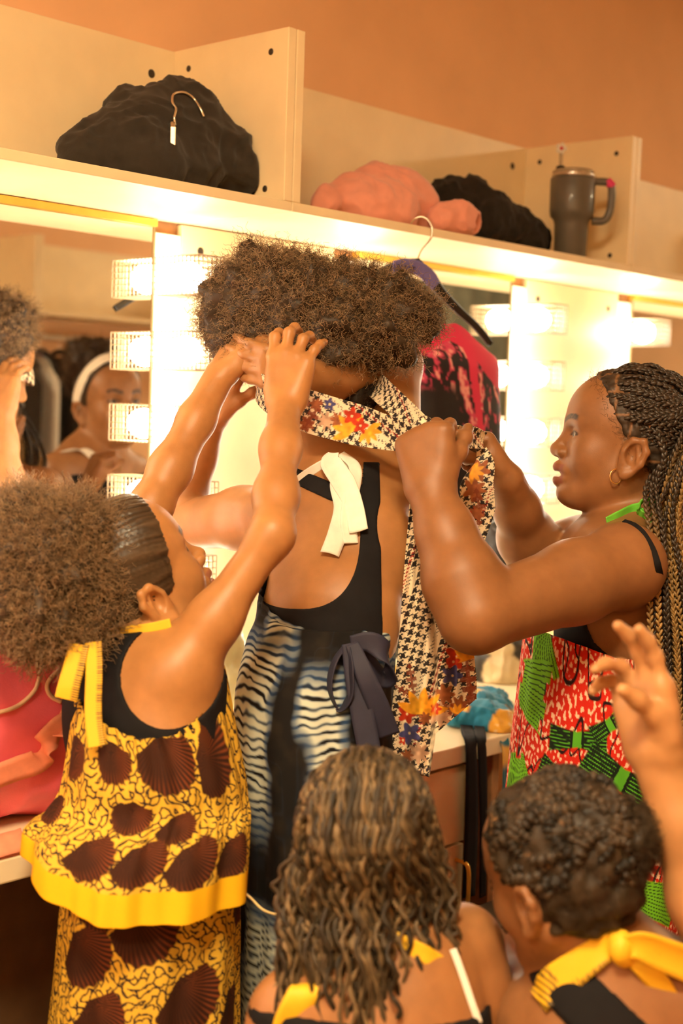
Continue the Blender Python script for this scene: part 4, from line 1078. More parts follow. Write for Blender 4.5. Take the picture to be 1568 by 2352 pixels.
def tie_dye(u, v, bands):
    """bands: list of (u centre, half width, v0, v1)"""
    pale = np.zeros(len(u))
    wob = .012 * fbm2(u / .05, v / .06, 80)
    for (cu, hw, v0, v1, tilt) in bands:
        pale = np.maximum(pale, sstep(hw + .010, hw - .008, np.abs(u - cu - tilt * (v - v0) + wob)) * sstep(v0 - .03, v0 + .02, v) * sstep(v1 + .05, v1 - .03, v))
    ph = v / .0115 + 1.1 * fbm2(u / .055, v / .09, 81) + .25 * noise2(u / .012, v / .012, 82)
    ln = np.cos(2 * pi * ph); brk = noise2(u / .022, v / .010, 83)
    line = sstep(.25, .95, ln + .55 * brk)
    dark = np.array([.009, .0075, .007]); blue = np.array([.045, .10, .20]); cream = np.array([.58, .62, .52])
    halo = sstep(-.55, .75, ln + .45 * brk)
    c = cream * (1 - .72 * halo[:, None]) + blue * (.72 * halo[:, None])
    c = c * (1 - line[:, None]) + dark * line[:, None]
    crack = sstep(.10, .0, np.abs(noise2(u / .018, v / .030, 84))) * .05
    base = dark + blue * crack[:, None] + np.array([.012, .008, .004]) * np.clip(fbm2(u / .03, v / .03, 85), 0, 1)[:, None]
    e = pale * (1 - pale) * 4
    out = base * (1 - pale[:, None]) + c * pale[:, None]
    return blend(out, (.03, .09, .22), e * .45)
def red_print(u, v, fans, bows, bands):
    c = np.tile([.60, .022, .010], (len(u), 1))
    n = waves(u * 1.5, v, .0108, 9, 18, .25)[0]
    c = blend(c, (.86, .56, .38), sstep(.55, .80, n + .35 * noise2(u / .05, v / .05, 92)))
    w1 = u + .012 * noise2(u / .04, v / .04, 93); w2 = v + .012 * noise2(u / .04, v / .04, 94)
    f1, g1 = waves(w1 * 2.2, w2, .11, 7, 14, .3); f2, g2 = waves(w1 * 1.6, w2, .09, 8, 14, .3)
    vein = np.maximum(sstep(.0016, .0009, np.abs(f1) / (g1 * 1.8 + 12)), sstep(.0013, .0007, np.abs(f2) / (g2 * 1.5 + 12)) * (f1 > .1))
    c = blend(c, (.02, .008, .008), vein)
    for (cu, cv_, a, b, th) in fans:                                  # light green fans with black hatching
        du, dv = u - cu, v - cv_; x = du * cos(th) + dv * sin(th); y = -du * sin(th) + dv * cos(th)
        sp = a * (.55 + .45 * (x / b + 1) / 2)
        m = sstep(.0015, -.0015, np.maximum(np.abs(x) - b - .004 * np.sign(np.sin(y / .006)), np.abs(y) - sp))
        yy = y / sp * a; hatch = sstep(.60, .85, np.cos(2 * pi * (yy / .0058 + .25 * noise2(x / .012, y / .012, 98))))
        g = np.array([.17, .50, .020]) * (1 - hatch[:, None]) + np.array([.01, .02, .008]) * hatch[:, None]
        c = c * (1 - m[:, None]) + g * m[:, None]
    for (cu, cv_, a, b, th) in bows:                                  # black and green bow shapes
        du, dv = u - cu, v - cv_; x = du * cos(th) + dv * sin(th); y = -du * sin(th) + dv * cos(th)
        m = sstep(.0015, -.0015, np.maximum(np.abs(x) - b, np.abs(y) - a * (.55 + .45 * np.abs(x) / b)))
        st = sstep(.2, .6, np.cos(2 * pi * y / .0052) + .5 * noise2(x / .006, y / .004, 99) - .35)
        st = np.where(np.abs(x) < b * .15, 1.0, st * (np.abs(x) > b * .24))
        g = np.array([.010, .016, .008]) * (1 - st[:, None]) + np.array([.10, .40, .025]) * st[:, None]
        c = c * (1 - m[:, None]) + g * m[:, None]
    for (v0, v1, col) in bands: c = blend(c, col, ((v > v0) & (v < v1)).astype(float))
    return c
def hounds(u, v, th=-.42, s=.0015):
    x = (u * cos(th) - v * sin(th)) / s; y = (u * sin(th) + v * cos(th)) / s
    ix, iy = np.floor(x).astype(int), np.floor(y).astype(int)
    wa = (ix % 8) < 4; we = (iy % 8) < 4
    k = np.where(((ix + iy) % 4) < 2, wa, we)
    gx = np.floor(x / 40); gy = np.floor(y / 48)
    fade = ((x % 40) < 26) | ((y % 48) < 22)
    c = np.where(k[:, None] & (fade | (((ix + iy) % 4) < 1))[:, None], np.array([.022, .016, .016]), np.array([.80, .66, .45]))
    red = (np.abs((x % 56) - 30) < 1.2) & (((iy + ix) % 4) < 2)
    return np.where(red[:, None], np.array([.32, .03, .02]), c)
def flowers(c, u, v, items):
    """items: (kind, u, v, size, angle)"""
    for kind, cu, cv_, R, th in items:
        du, dv = u - cu, v - cv_; r = np.hypot(du, dv); a = np.arctan2(dv, du) - th; sh = 1 + .35 * noise2(du / .005, dv / .005, int(abs(cu) * 9999) % 97)
        if kind == 'leaf':
            x = du * cos(th) + dv * sin(th); y = -du * sin(th) + dv * cos(th)
            tw = np.abs(y) / R < .30 * (1 - (x / R) ** 2) * (.25 + .75 * (np.cos(x / R * 16) > -.1)); m = (tw & (np.abs(x) < R)).astype(float)
            c = blend(c, (.22, .045, .018), m * .9)
        elif kind == 'lily':
            for j in range(5):
                t = th + j * .62 - 1.25; x = du * cos(t) + dv * sin(t); y = -du * sin(t) + dv * cos(t)
                m = sstep(.001, -.001, np.abs(y) - .17 * R * np.clip(1 - (2 * x / R - 1) ** 2, 0, 1)) * (x > 0) * (x < R)
                c = c * (1 - m[:, None]) + (np.array([.78, .34, .020]) * sh[:, None]) * m[:, None]
        else:
            pet = {'red': 5, 'blue': 5, 'pale': 8, 'brown': 7}[kind]
            m = sstep(.0012, -.0012, r - R * (.78 + .22 * np.cos(a * pet)))
            col = {'red': (.46, .035, .010), 'blue': (.060, .060, .17), 'pale': (.50, .30, .19), 'brown': (.30, .09, .030)}[kind]
            c = c * (1 - m[:, None]) + (np.array(col) * sh[:, None]) * m[:, None]
            if kind in ('blue', 'red'): c = blend(c, (.75, .55, .30), sstep(.0022, .0014, r))
    return c
cloth_m = mat('printed_cotton', rough=.8, attr=True, bump=.15, bscale=1400, spec=.15)
silk_m = mat('printed_silk', rough=.55, attr=True, spec=.25)
yel_m = mat('yellow_ribbon', (.80, .46, .015), .6, noise=.06, nscale=50, bump=.1, bscale=900)
grn_m = mat('green_ribbon', (.16, .58, .05), .5, noise=.06, nscale=50)
wht_m = MATS['white_cotton']
navy_m = mat('navy_ribbon', (.020, .020, .045), .7, noise=.1, nscale=60, bump=.15, bscale=900)

# ---------------------------------------------------------------- yellow dress
def clothes_left():
    # black tank top under the dress
    F = Field(LT + [cap(at(392, 1575, 1.75), at(385, 1660, 1.75), .050, .050, .05)], .0035)
    D0 = 1.73
    def reg(X, Y, Z):
        dx, dy, dz = X - CAMP[0], Y - CAMP[1], Z - CAMP[2]
        sx = 784 + FPX / D0 * (dx * RGT[0] + dy * RGT[1] + dz * RGT[2]); sy = 1176 - FPX / D0 * (dx * UPV[0] + dy * UPV[1] + dz * UPV[2])
        hole = 1 - np.sqrt(((sx - 402) / 112) ** 2 + ((sy - 1540) / 116) ** 2)       # > 0 inside the armhole
        top = (1452 - sy - .12 * (sx - 300)) / 100
        return np.maximum(np.maximum(hole, top), (sy - 1760) / 100) * .05
    garment_from(F, .0035, reg, 'tank_top', BLACKTOP, LR)
    rings = [(1648, 182, 500, 1.755, .112), (1690, 172, 528, 1.755, .118), (1760, 158, 556, 1.75, .121), (1820, 142, 566, 1.75, .123), (1880, 105, 571, 1.725, .125), (1950, 72, 570, 1.71, .128), (2040, 62, 566, 1.70, .130)]
    def fold(th, t):
        return .045 * np.sin(th * 9 + 1.0 + 1.5 * t) * sstep(.35, 1, t) + .020 * np.sin(th * 23 + 2 * np.sin(th * 3)) * (1 - .4 * t) + .012 * np.sin(th * 61 + 3) * np.exp(-((t - .60) / .06) ** 2) + .02 * np.sin(th * 47) * sstep(.12, 0, t)
    def front(th, t):
        z = (.070 * np.maximum(np.sin(th - .35), 0) ** 2) * sstep(.35, 0, t) + .030 * np.maximum(-np.sin(th), 0) * sstep(.5, 0, t) + .045 * np.maximum(-np.sin(th), 0) ** 2 * sstep(.6, 1, t)
        return z[..., None] * np.array([0, 0, 1.])
    V, Q, U, W, TH, T = loft(rings, 420, 250, fold, front)
    vis = np.cos(TH) > -.1; H = W.max()
    px = [(385, 1755, .056, 1.4), (490, 1750, .050, .4), (172, 1735, .034, 1.6), (262, 1750, .036, 1.4), (130, 1862, .036, 1.2), (300, 1880, .034, 1.6), (405, 1905, .032, 1.0), (205, 1972, .042, .8), (325, 1985, .040, .9), (450, 1985, .044, .8), (532, 1965, .038, 1.0)]
    sh = [(a, b, p[2], p[3]) for (a, b), p in zip(uv_at(V, U, W, vis, px), px)]
    c = shell_print(U, W, sh); c = blend(c, (.80, .43, .010), sstep(H - .036, H - .0345, W))
    solid(obj('dress_top', V, Q, cloth_m, LR, True, c), .0016)
    rings = [(1985, 160, 545, 1.74, .118), (2100, 142, 550, 1.74, .120), (2250, 128, 548, 1.74, .122), (2400, 112, 548, 1.74, .124), (2700, 100, 548, 1.74, .126), (3000, 95, 548, 1.74, .128)]
    def fold2(th, t): return .030 * np.sin(th * 7 + .5 + .8 * t) + .012 * np.sin(th * 19 + 2)
    V, Q, U, W, TH, T = loft(rings, 380, 330, fold2)
    vis = np.cos(TH) > -.1
    px = [(335, 2135, .064, .9), (198, 2195, .056, .7), (435, 2300, .060, .9), (235, 2075, .050, 1.2), (540, 2080, .04, 1.5), (230, 2345, .05, .8), (530, 2310, .045, 1.)]
    sh = [(a, b, p[2], p[3]) for (a, b), p in zip(uv_at(V, U, W, vis, px), px)]
    sh += [(x, .55 + .10 * (i % 3), .055, .9) for i, x in enumerate(np.arange(-.4, .4, .13))]
    solid(obj('skirt', V, Q, cloth_m, LR, True, shell_print(U, W, sh)), .0016)
    # ribbon round the neck and its two tails
    ribbon('neck_ribbon', [surf(LF, *q, 1.5, 2.0, .003) for q in ((248, 1452), (290, 1449), (340, 1443), (392, 1432))], [.012], cv(.1, 1, 0), yel_m, LR, 30)
    def tail(u, v):
        return np.where((u > .0035)[:, None] & ((np.cos(v * 2 * pi / .0028) > -.2)[:, None]), np.array([.10, .055, .006]), np.array([.80, .45, .012]))
    rib = mat('stitched_ribbon', rough=.6, attr=True)
    ribbon('ribbon_tail', [at(214, 1475, 1.67), at(216, 1540, 1.655), at(214, 1640, 1.645), at(222, 1715, 1.635)], [.020, .021], cv(1, .02, .2), rib, LR, 160, 9, colf=tail)
    ribbon('ribbon_tail', [at(182, 1480, 1.67), at(170, 1530, 1.66), at(158, 1575, 1.655), at(152, 1606, 1.655)], [.025, .028], cv(1, -.05, .2), rib, LR, 120, 9, colf=tail)
clothes_left()

# ---------------------------------------------------------------- blue tie-dye and racerback
def clothes_middle():
    F = Field(MT, .003); D0 = 2.0; lat = nrm(np.cross(MJ['fr'], [0, 0, 1]))
    fr = MJ['fr']; o = MJ['che']
    def reg(X, Y, Z):
        dx, dy, dz = X - CAMP[0], Y - CAMP[1], Z - CAMP[2]
        sx = 784 + FPX / D0 * (dx * RGT[0] + dy * RGT[1] + dz * RGT[2]); sy = 1176 - FPX / D0 * (dx * UPV[0] + dy * UPV[1] + dz * UPV[2])
        isf = ((X - o[0]) * fr[0] + (Y - o[1]) * fr[1] + (Z - o[2]) * fr[2]) > .02
        e1 = 1 - np.sqrt(np.abs((sx - 680) / 146) ** 2.6 + np.abs((sy - 1205) / 183) ** 2.6)
        h1 = np.minimum(e1 * 150, (sy - (1118 + (sx - 690) * .46)))
        h2 = (1 - np.sqrt(((sx - 968) / 104) ** 2 + ((sy - 1205) / 128) ** 2)) * 110
        topl = (1078 + (sx - 690) * .42) - sy
        top = np.where(sx < 785, topl, np.where(sx > 872, (sx - 872), np.where(sx > 832, 1060 - sy, 1116 - sy)))
        back = np.maximum(np.maximum(h1, h2), top)
        frontg = np.maximum(1150 - sy, 0)
        return np.where(isf, frontg, back) * D0 / FPX
    garment_from(F, .0035, reg, 'racerback_top', BLACKTOP, MR)
    rings = [(1388, 598, 917, 1.965, .082), (1430, 584, 914, 1.962, .090), (1500, 562, 908, 1.955, .102), (1600, 546, 902, 1.95, .115), (1750, 549, 906, 1.94, .125), (1950, 560, 904, 1.93, .13), (2352, 545, 890, 1.93, .135), (2900, 520, 890, 1.93, .15)]
    def fold(th, t):
        return .018 * np.sin(th * 31 + 2 * np.sin(3 * th)) * sstep(.12, 0, t) + .03 * np.sin(th * 6 + 2.2 + 2 * t) * sstep(.05, .5, t) + .014 * np.sin(th * 14 + 4 * t) * sstep(.03, .2, t) - .03 * np.exp(-((t - .055) / .012) ** 2) * (np.cos(th) > -.3) + .014 * np.sin(th * 3 + t * 26) * np.exp(-((t - .18) / .12) ** 2)
    def front(th, t):
        z = (-.045 * np.cos(th) + .018 * np.cos(2 * th) * 0 + .02) * sstep(.16, 0, t)
        return z[..., None] * np.array([0, 0, 1.])
    V, Q, U, W, TH, T = loft(rings, 320, 380, fold, front)
    vis = np.cos(TH) > -.05
    g = lambda x, y: uv_at(V, U, W, vis, [(x, y)])[0]
    (u1, v1), (u2, v2), (u3, v3), (u4, v4) = g(585, 1560), g(735, 1560), g(872, 1400), g(590, 2230)
    bands = [(u1 - .020, .058, .05, .27, -.05), (u2 + .004, .028, .085, .29, .10), (u3 + .01, .05, -.02, .05, 0), (g(655, 1420)[0], .030, .0, .045, 0), (u4 + .01, .045, v4 - .07, v4 + .5, 0), (g(700, 2280)[0], .03, v4 + .1, v4 + .6, 0), (.35, .05, .1, .6, 0), (-.42, .05, .05, .6, 0)]
    solid(obj('tie_dye_skirt', V, Q, cloth_m, MR, True, tie_dye(U, W, bands)), .0016)
    # navy sash bow at the back
    d = 1.845
    ribbon('sash_bow', [at(795, 1480, d + .012), at(768, 1520, d), at(756, 1580, d - .004), at(775, 1628, d), at(803, 1600, d - .01), at(806, 1540, d - .012), at(800, 1490, d)], [.014, .018, .018, .018, .016, .012], -FWD + RGT * .4, navy_m, MR, 60)
    ribbon('sash_bow', [at(805, 1478, d), at(850, 1475, d - .004), at(884, 1500, d), at(896, 1545, d + .012), at(880, 1560, d + .02), at(845, 1510, d + .01), at(808, 1484, d)], [.02, .028, .03, .024, .02, .012], UPV - RGT * .3, navy_m, MR, 60)
    ribbon('sash_tail', [at(800, 1478, d), at(815, 1560, d - .008), at(832, 1640, d - .012), at(848, 1725, d - .014)], [.018, .026, .030, .030], cv(1, .15, 0), navy_m, MR, 40)
    ribbon('sash_tail', [at(808, 1478, d - .002), at(838, 1550, d - .016), at(868, 1620, d - .012), at(893, 1690, d)], [.018, .024, .028, .030], cv(1, .3, 0), navy_m, MR, 40)
    # white halter tie at the neck
    s = lambda x, y, o_=.004: surf(MF, x, y, 1.85, 2.3, o_)
    ribbon('halter_tie', [s(668, 1118), s(700, 1092), s(735, 1070), s(765, 1056)], [.013, .013], cv(.3, 1, 0), wht_m, MR, 30)
    q_ = lambda pts, o0, o1: [s(x, y, o0 + (o1 - o0) * i / (len(pts) - 1)) for i, (x, y) in enumerate(pts)]
    ribbon('halter_tie', q_(((766, 1040), (760, 1062), (790, 1110), (812, 1160), (824, 1220)), .016, .012), [.016, .030, .032, .026, .026], cv(1, .35, .1), wht_m, MR, 40, curl=.10)
    ribbon('halter_tie', q_(((790, 1060), (776, 1110), (788, 1165), (776, 1220), (757, 1272)), .010, .007), [.018, .022, .026, .026, .026], cv(1, .3, -.2), wht_m, MR, 40, curl=-.12)
    ribbon('halter_tie', q_(((782, 1042), (815, 1075), (806, 1140), (800, 1200), (806, 1248)), .014, .005), [.014, .018, .022, .024, .020], cv(1, .0, -.3), wht_m, MR, 50)
clothes_middle()

# ---------------------------------------------------------------- red dress
def clothes_right():
    F = Field(RT, .0045)
    def reg(X, Y, Z):
        D0 = 2.1; dx, dy, dz = X - CAMP[0], Y - CAMP[1], Z - CAMP[2]
        sx = 784 + FPX / D0 * (dx * RGT[0] + dy * RGT[1] + dz * RGT[2]); sy = 1176 - FPX / D0 * (dx * UPV[0] + dy * UPV[1] + dz * UPV[2])
        hole = (1 - np.sqrt(((sx - 1430) / 105) ** 2 + ((sy - 1400) / 108) ** 2)) * 110
        return np.maximum(np.maximum(hole, (1400 - .06 * (sx - 1400)) - sy), sy - 1900) * D0 / FPX
    garment_from(F, .004, reg, 'black_camisole', BLACKTOP, RR)
    ribbon('camisole_strap', [surf(RF, *q, 1.85, 2.4, .002) for q in ((1432, 1196), (1458, 1206), (1480, 1226), (1500, 1262), (1513, 1310), (1522, 1370))], [.006, .006, .012], cv(1, .6, 0), BLACKTOP, RR, 40)
    rings = [(1500, 1206, 1548, 2.12, .118), (1600, 1190, 1552, 2.12, .128), (1750, 1172, 1550, 2.12, .134), (1900, 1160, 1550, 2.12, .138), (2050, 1160, 1552, 2.12, .140), (2250, 1168, 1545, 2.12, .140), (2500, 1172, 1545, 2.12, .142), (2850, 1165, 1550, 2.12, .145)]
    def fold(th, t): return .022 * np.sin(th * 8 + 1.2 + t * 1.5) * sstep(.05, .6, t) + .008 * np.sin(th * 21 + 2 * t)
    def front(th, t):
        z = (.030 * np.maximum(-np.sin(th), 0) - .035 * np.maximum(np.sin(th - .2), 0) + .015 * np.cos(th + .5)) * sstep(.2, 0, t)
        return z[..., None] * np.array([0, 0, 1.])
    V, Q, U, W, TH, T = loft(rings, 420, 430, fold, front)
    vis = np.cos(TH) > -.05
    fx = [(1245, 1478, .030, .035, 1.2), (1218, 1590, .040, .036, .15), (1185, 1800, .052, .040, 1.35), (1495, 2065, .032, .055, .35), (1205, 2190, .03, .03, 1.2)]
    bx_ = [(1325, 1700, .019, .045, -.05), (1400, 1665, .015, .03, -.6), (1270, 1772, .016, .024, .35), (1425, 1790, .026, .062, .5), (1390, 1560, .0, .0, 0)]
    fans = [(a, b, p[2], p[3], p[4]) for (a, b), p in zip(uv_at(V, U, W, vis, fx), fx)]
    bows = [(a, b, max(p[2], .001), max(p[3], .001), p[4]) for (a, b), p in zip(uv_at(V, U, W, vis, bx_), bx_)]
    vb = uv_at(V, U, W, vis, [(1505, 1945)])[0][1]
    c = red_print(U, W, fans, bows, [])
    c = blend(c, (.20, .46, .025), ((np.abs(W - vb) < .012) & (U > .06) & (U < .26)).astype(float))
    solid(obj('red_dress', V, Q, cloth_m, RR, True, c), .0016)
    # green halter ribbon tied behind the neck
    d = 2.045
    ribbon('green_halter', [surf(RF, *q, 1.9, 2.35, .003) for q in ((1392, 1196), (1420, 1184), (1448, 1172), (1472, 1166))], [.010, .016, .016], cv(.35, 1, 0), grn_m, RR, 30)
    ribbon('halter_bow', [at(1465, 1168, d), at(1480, 1152, d - .01), at(1505, 1158, d - .012), at(1503, 1182, d - .008), at(1478, 1184, d - .004), at(1464, 1170, d)], [.012, .022, .022, .020, .012], cv(.2, .5, 1), grn_m, RR, 40)
    ribbon('halter_bow', [at(1470, 1172, d - .003), at(1495, 1192, d - .008), at(1512, 1205, d)], [.012, .018, .018], cv(-.4, 1, .3), grn_m, RR, 24)
    # gold hoop earring
    ec = at(1414, 1094, 2.055); th = np.linspace(.9, .9 + 5.3, 40)
    hp = np.array([ec + .0105 * (np.cos(a) * RGT * .85 + np.sin(a) * UPV + .25 * np.cos(a) * FWD) for a in th])
    tube_obj('hoop_earring', hp, .0011, mat('gold', (.90, .62, .25), .22, 1.0, noise=.03), RR, 60, 8)
clothes_right()

# ---------------------------------------------------------------- clothes of the seated girls and the others
def clothes_front():
    for (T, root, nm, D0, edge, mtl) in ((CT, CR, 'black_top', 1.47, lambda sx: 2300 + 0 * sx, BLACKTOP), (KT, KR, 'black_top', 1.45, None, BLACKTOP)):
        F = Field(T, .005)
        def reg(X, Y, Z):
            dx, dy, dz = X - CAMP[0], Y - CAMP[1], Z - CAMP[2]
            sx = 784 + FPX / D0 * (dx * RGT[0] + dy * RGT[1] + dz * RGT[2]); sy = 1176 - FPX / D0 * (dx * UPV[0] + dy * UPV[1] + dz * UPV[2])
            if edge is not None: return (edge(sx) - sy) * D0 / FPX
            strap = np.abs((sy - 2235) - (sx - 1290) * .9) / 1.35 - 62
            strap = np.maximum(strap, 1215 - sx)
            return np.minimum(strap, 2420 - sy) * D0 / FPX
        garment_from(F, .004, reg, nm, mtl, root)
    # yellow-edged wrap skirts over the laps
    for J, root, D in ((CJ, CR, 1.46), (KJ, KR, 1.44)):
        p = J['pel']; fr = nrm(np.array([J['fr'][0], J['fr'][1], 0])); lat = np.cross(fr, [0, 0, 1])
        nu, nv = 60, 40; uu = np.linspace(-1, 1, nu); vv = np.linspace(0, 1, nv)
        V = []
        for v_ in vv:
            for a in uu:
                th = a * pi * .5; w_ = .15 + .01 * sin(a * 20)
                q = p + lat * (w_ * sin(th)) + fr * (-.10 + .50 * v_) + np.array([0, 0, .082 * cos(th) ** .7 if abs(a) < 1 else 0]) + np.array([0, 0, .015 - .05 * v_ * v_])
                V.append(q)
        idx = np.arange(nu * nv).reshape(nv, nu); Q = np.stack([idx[:-1, :-1], idx[:-1, 1:], idx[1:, 1:], idx[1:, :-1]], -1).reshape(-1, 4)
        U = np.tile(uu * .25, nv); W = np.repeat(vv * .5, nu)
        solid(obj('skirt', np.array(V), Q, cloth_m, root, True, shell_print(U, W, [(0, .25, .06, .5), (-.15, .1, .05, .9)])), .002)
    s = lambda F, x, y, a, b, o=.005: surf(F, x, y, a, b, o)
    # halter of the girl with pinned curls: band, knot, two tails
    kb = [s(KF, *q, 1.2, 1.7) for q in ((1236, 2300), (1262, 2268), (1320, 2225), (1380, 2182), (1418, 2166))]
    def hb(u, v): return np.where(((u < -.010) & (np.cos(v * 2 * pi / .004) > -.1))[:, None] | (v < .03)[:, None] & (np.cos(v * 2 * pi / .006 + u * 300) > .2)[:, None], np.array([.06, .035, .006]), np.array([.80, .45, .010]))
    ribbon('halter_band', kb, [.030, .036, .030, .022], cv(.45, 1, 0), mat('halter_cloth', rough=.6, attr=True), KR, 90, 11, colf=hb)
    k0 = s(KF, 1425, 2180, 1.2, 1.7, .010)
    F = Field([ell(k0, [.012, .012, .016], None, .006), cap(at(1412, 2150, 1.40), at(1425, 2200, 1.405), .008, .009, .006), cap(at(1432, 2150, 1.395), at(1436, 2205, 1.395), .006, .008, .004)], .003)
    V, Q = F.nets(); obj('halter_knot', V, Q, yel_m, KR)
    dk = 1.388
    ribbon('halter_tail', [at(1432, 2180, dk), at(1470, 2172, dk - .006), at(1520, 2190, dk - .004), at(1600, 2222, dk)], [.020, .030, .034, .036], cv(.1, 1, .2), yel_m, KR, 40, curl=.12)
    ribbon('halter_tail', [at(1438, 2190, dk + .006), at(1480, 2225, dk + .004), at(1520, 2270, dk + .010), at(1545, 2330, dk + .02), at(1548, 2380, dk + .03)], [.016, .022, .022, .024], cv(1, .5, .2), yel_m, KR, 40)
    # ties and strap of the girl with twists
    dc = 1.428
    ribbon('yellow_tie', [at(735, 2230, dc + .03), at(700, 2275, dc), at(668, 2345, dc), at(650, 2400, dc + .01)], [.010, .030, .034, .03], cv(1, .35, 0), yel_m, CR, 30)
    ribbon('yellow_tie', [at(888, 2180, dc - .004), at(915, 2260, dc - .006), at(930, 2350, dc - .004), at(935, 2400, dc)], [.010, .016, .016], cv(1, .1, 0), yel_m, CR, 30)
    ribbon('yellow_tie', [at(890, 2150, dc), at(930, 2170, dc - .003), at(975, 2192, dc - .003), at(1010, 2212, dc + .004)], [.016, .018, .016], cv(-.2, 1, 0), yel_m, CR, 30)
    ribbon('white_strap', [surf(CF, *q, 1.3, 1.7, .004) for q in ((1040, 2180), (1062, 2240), (1082, 2300), (1100, 2350))], [.007, .007], cv(1, .3, 0), wht_m, CR, 30)
    # top and skirt of the girl in the mirror and of the child at the edge
    for T, J, root, nm, colr in ((BT, BJ, BR, 'black_top', None), (HT, HJ, HR, 'green_top', (.10, .22, .03))):
        F = Field(T, .005); zt = J['che'][2] + .05
        m = BLACKTOP if colr is None else mat('green_cotton', colr, .8, noise=.2, nscale=30)
        garment_from(F, .004, lambda X, Y, Z: np.broadcast_to(Z - zt, np.broadcast_shapes(X.shape, Y.shape, Z.shape)), nm, m, root)
        p = J['pel']; n, k = 64, 40; th = np.arange(n) * 2 * pi / n; tz = np.linspace(0, 1, k)
        zz_ = J['wai'][2] + .02 + (.30 - J['wai'][2]) * tz
        r = .105 + .075 * tz
        ce = J['wai'][None, :2] + (p[:2] - J['wai'][:2])[None] * np.minimum(tz * 2, 1)[:, None]
        fold_ = 1 + .05 * tz[:, None] * np.sin(th * 9)[None]
        V = np.stack([ce[:, None, 0] + r[:, None] * fold_ * np.cos(th), ce[:, None, 1] + r[:, None] * fold_ * np.sin(th), np.broadcast_to(zz_[:, None], (k, n))], -1).reshape(-1, 3)
        idx = np.arange(n * k).reshape(k, n); nx = np.roll(idx, -1, 1); Q = np.stack([idx[:-1], idx[1:], nx[1:], nx[:-1]], -1).reshape(-1, 4)
        U = np.tile(th * .14, k); W = np.repeat(tz * .7, n)
        c = tie_dye(U, W, [(.2, .1, .05, .7, 0), (.6, .1, .05, .7, 0)]) if colr is None else red_print(U, W, [(.2, .3, .04, .05, .2)], [], [])
        solid(obj('skirt', V, Q, cloth_m, root, True, c), .002)
    ribbon('white_strap', [BJ['sa'] + np.array([0, 0, .045]), (BJ['sa'] + BJ['nb']) / 2 + np.array([0, 0, .03]) + .05 * BJ['fr'], BJ['che'] + BJ['fr'] * .092 + np.array([0, 0, .03])], [.022, .024], np.cross(BJ['fr'], [0, 0, 1]), wht_m, BR, 30)
clothes_front()

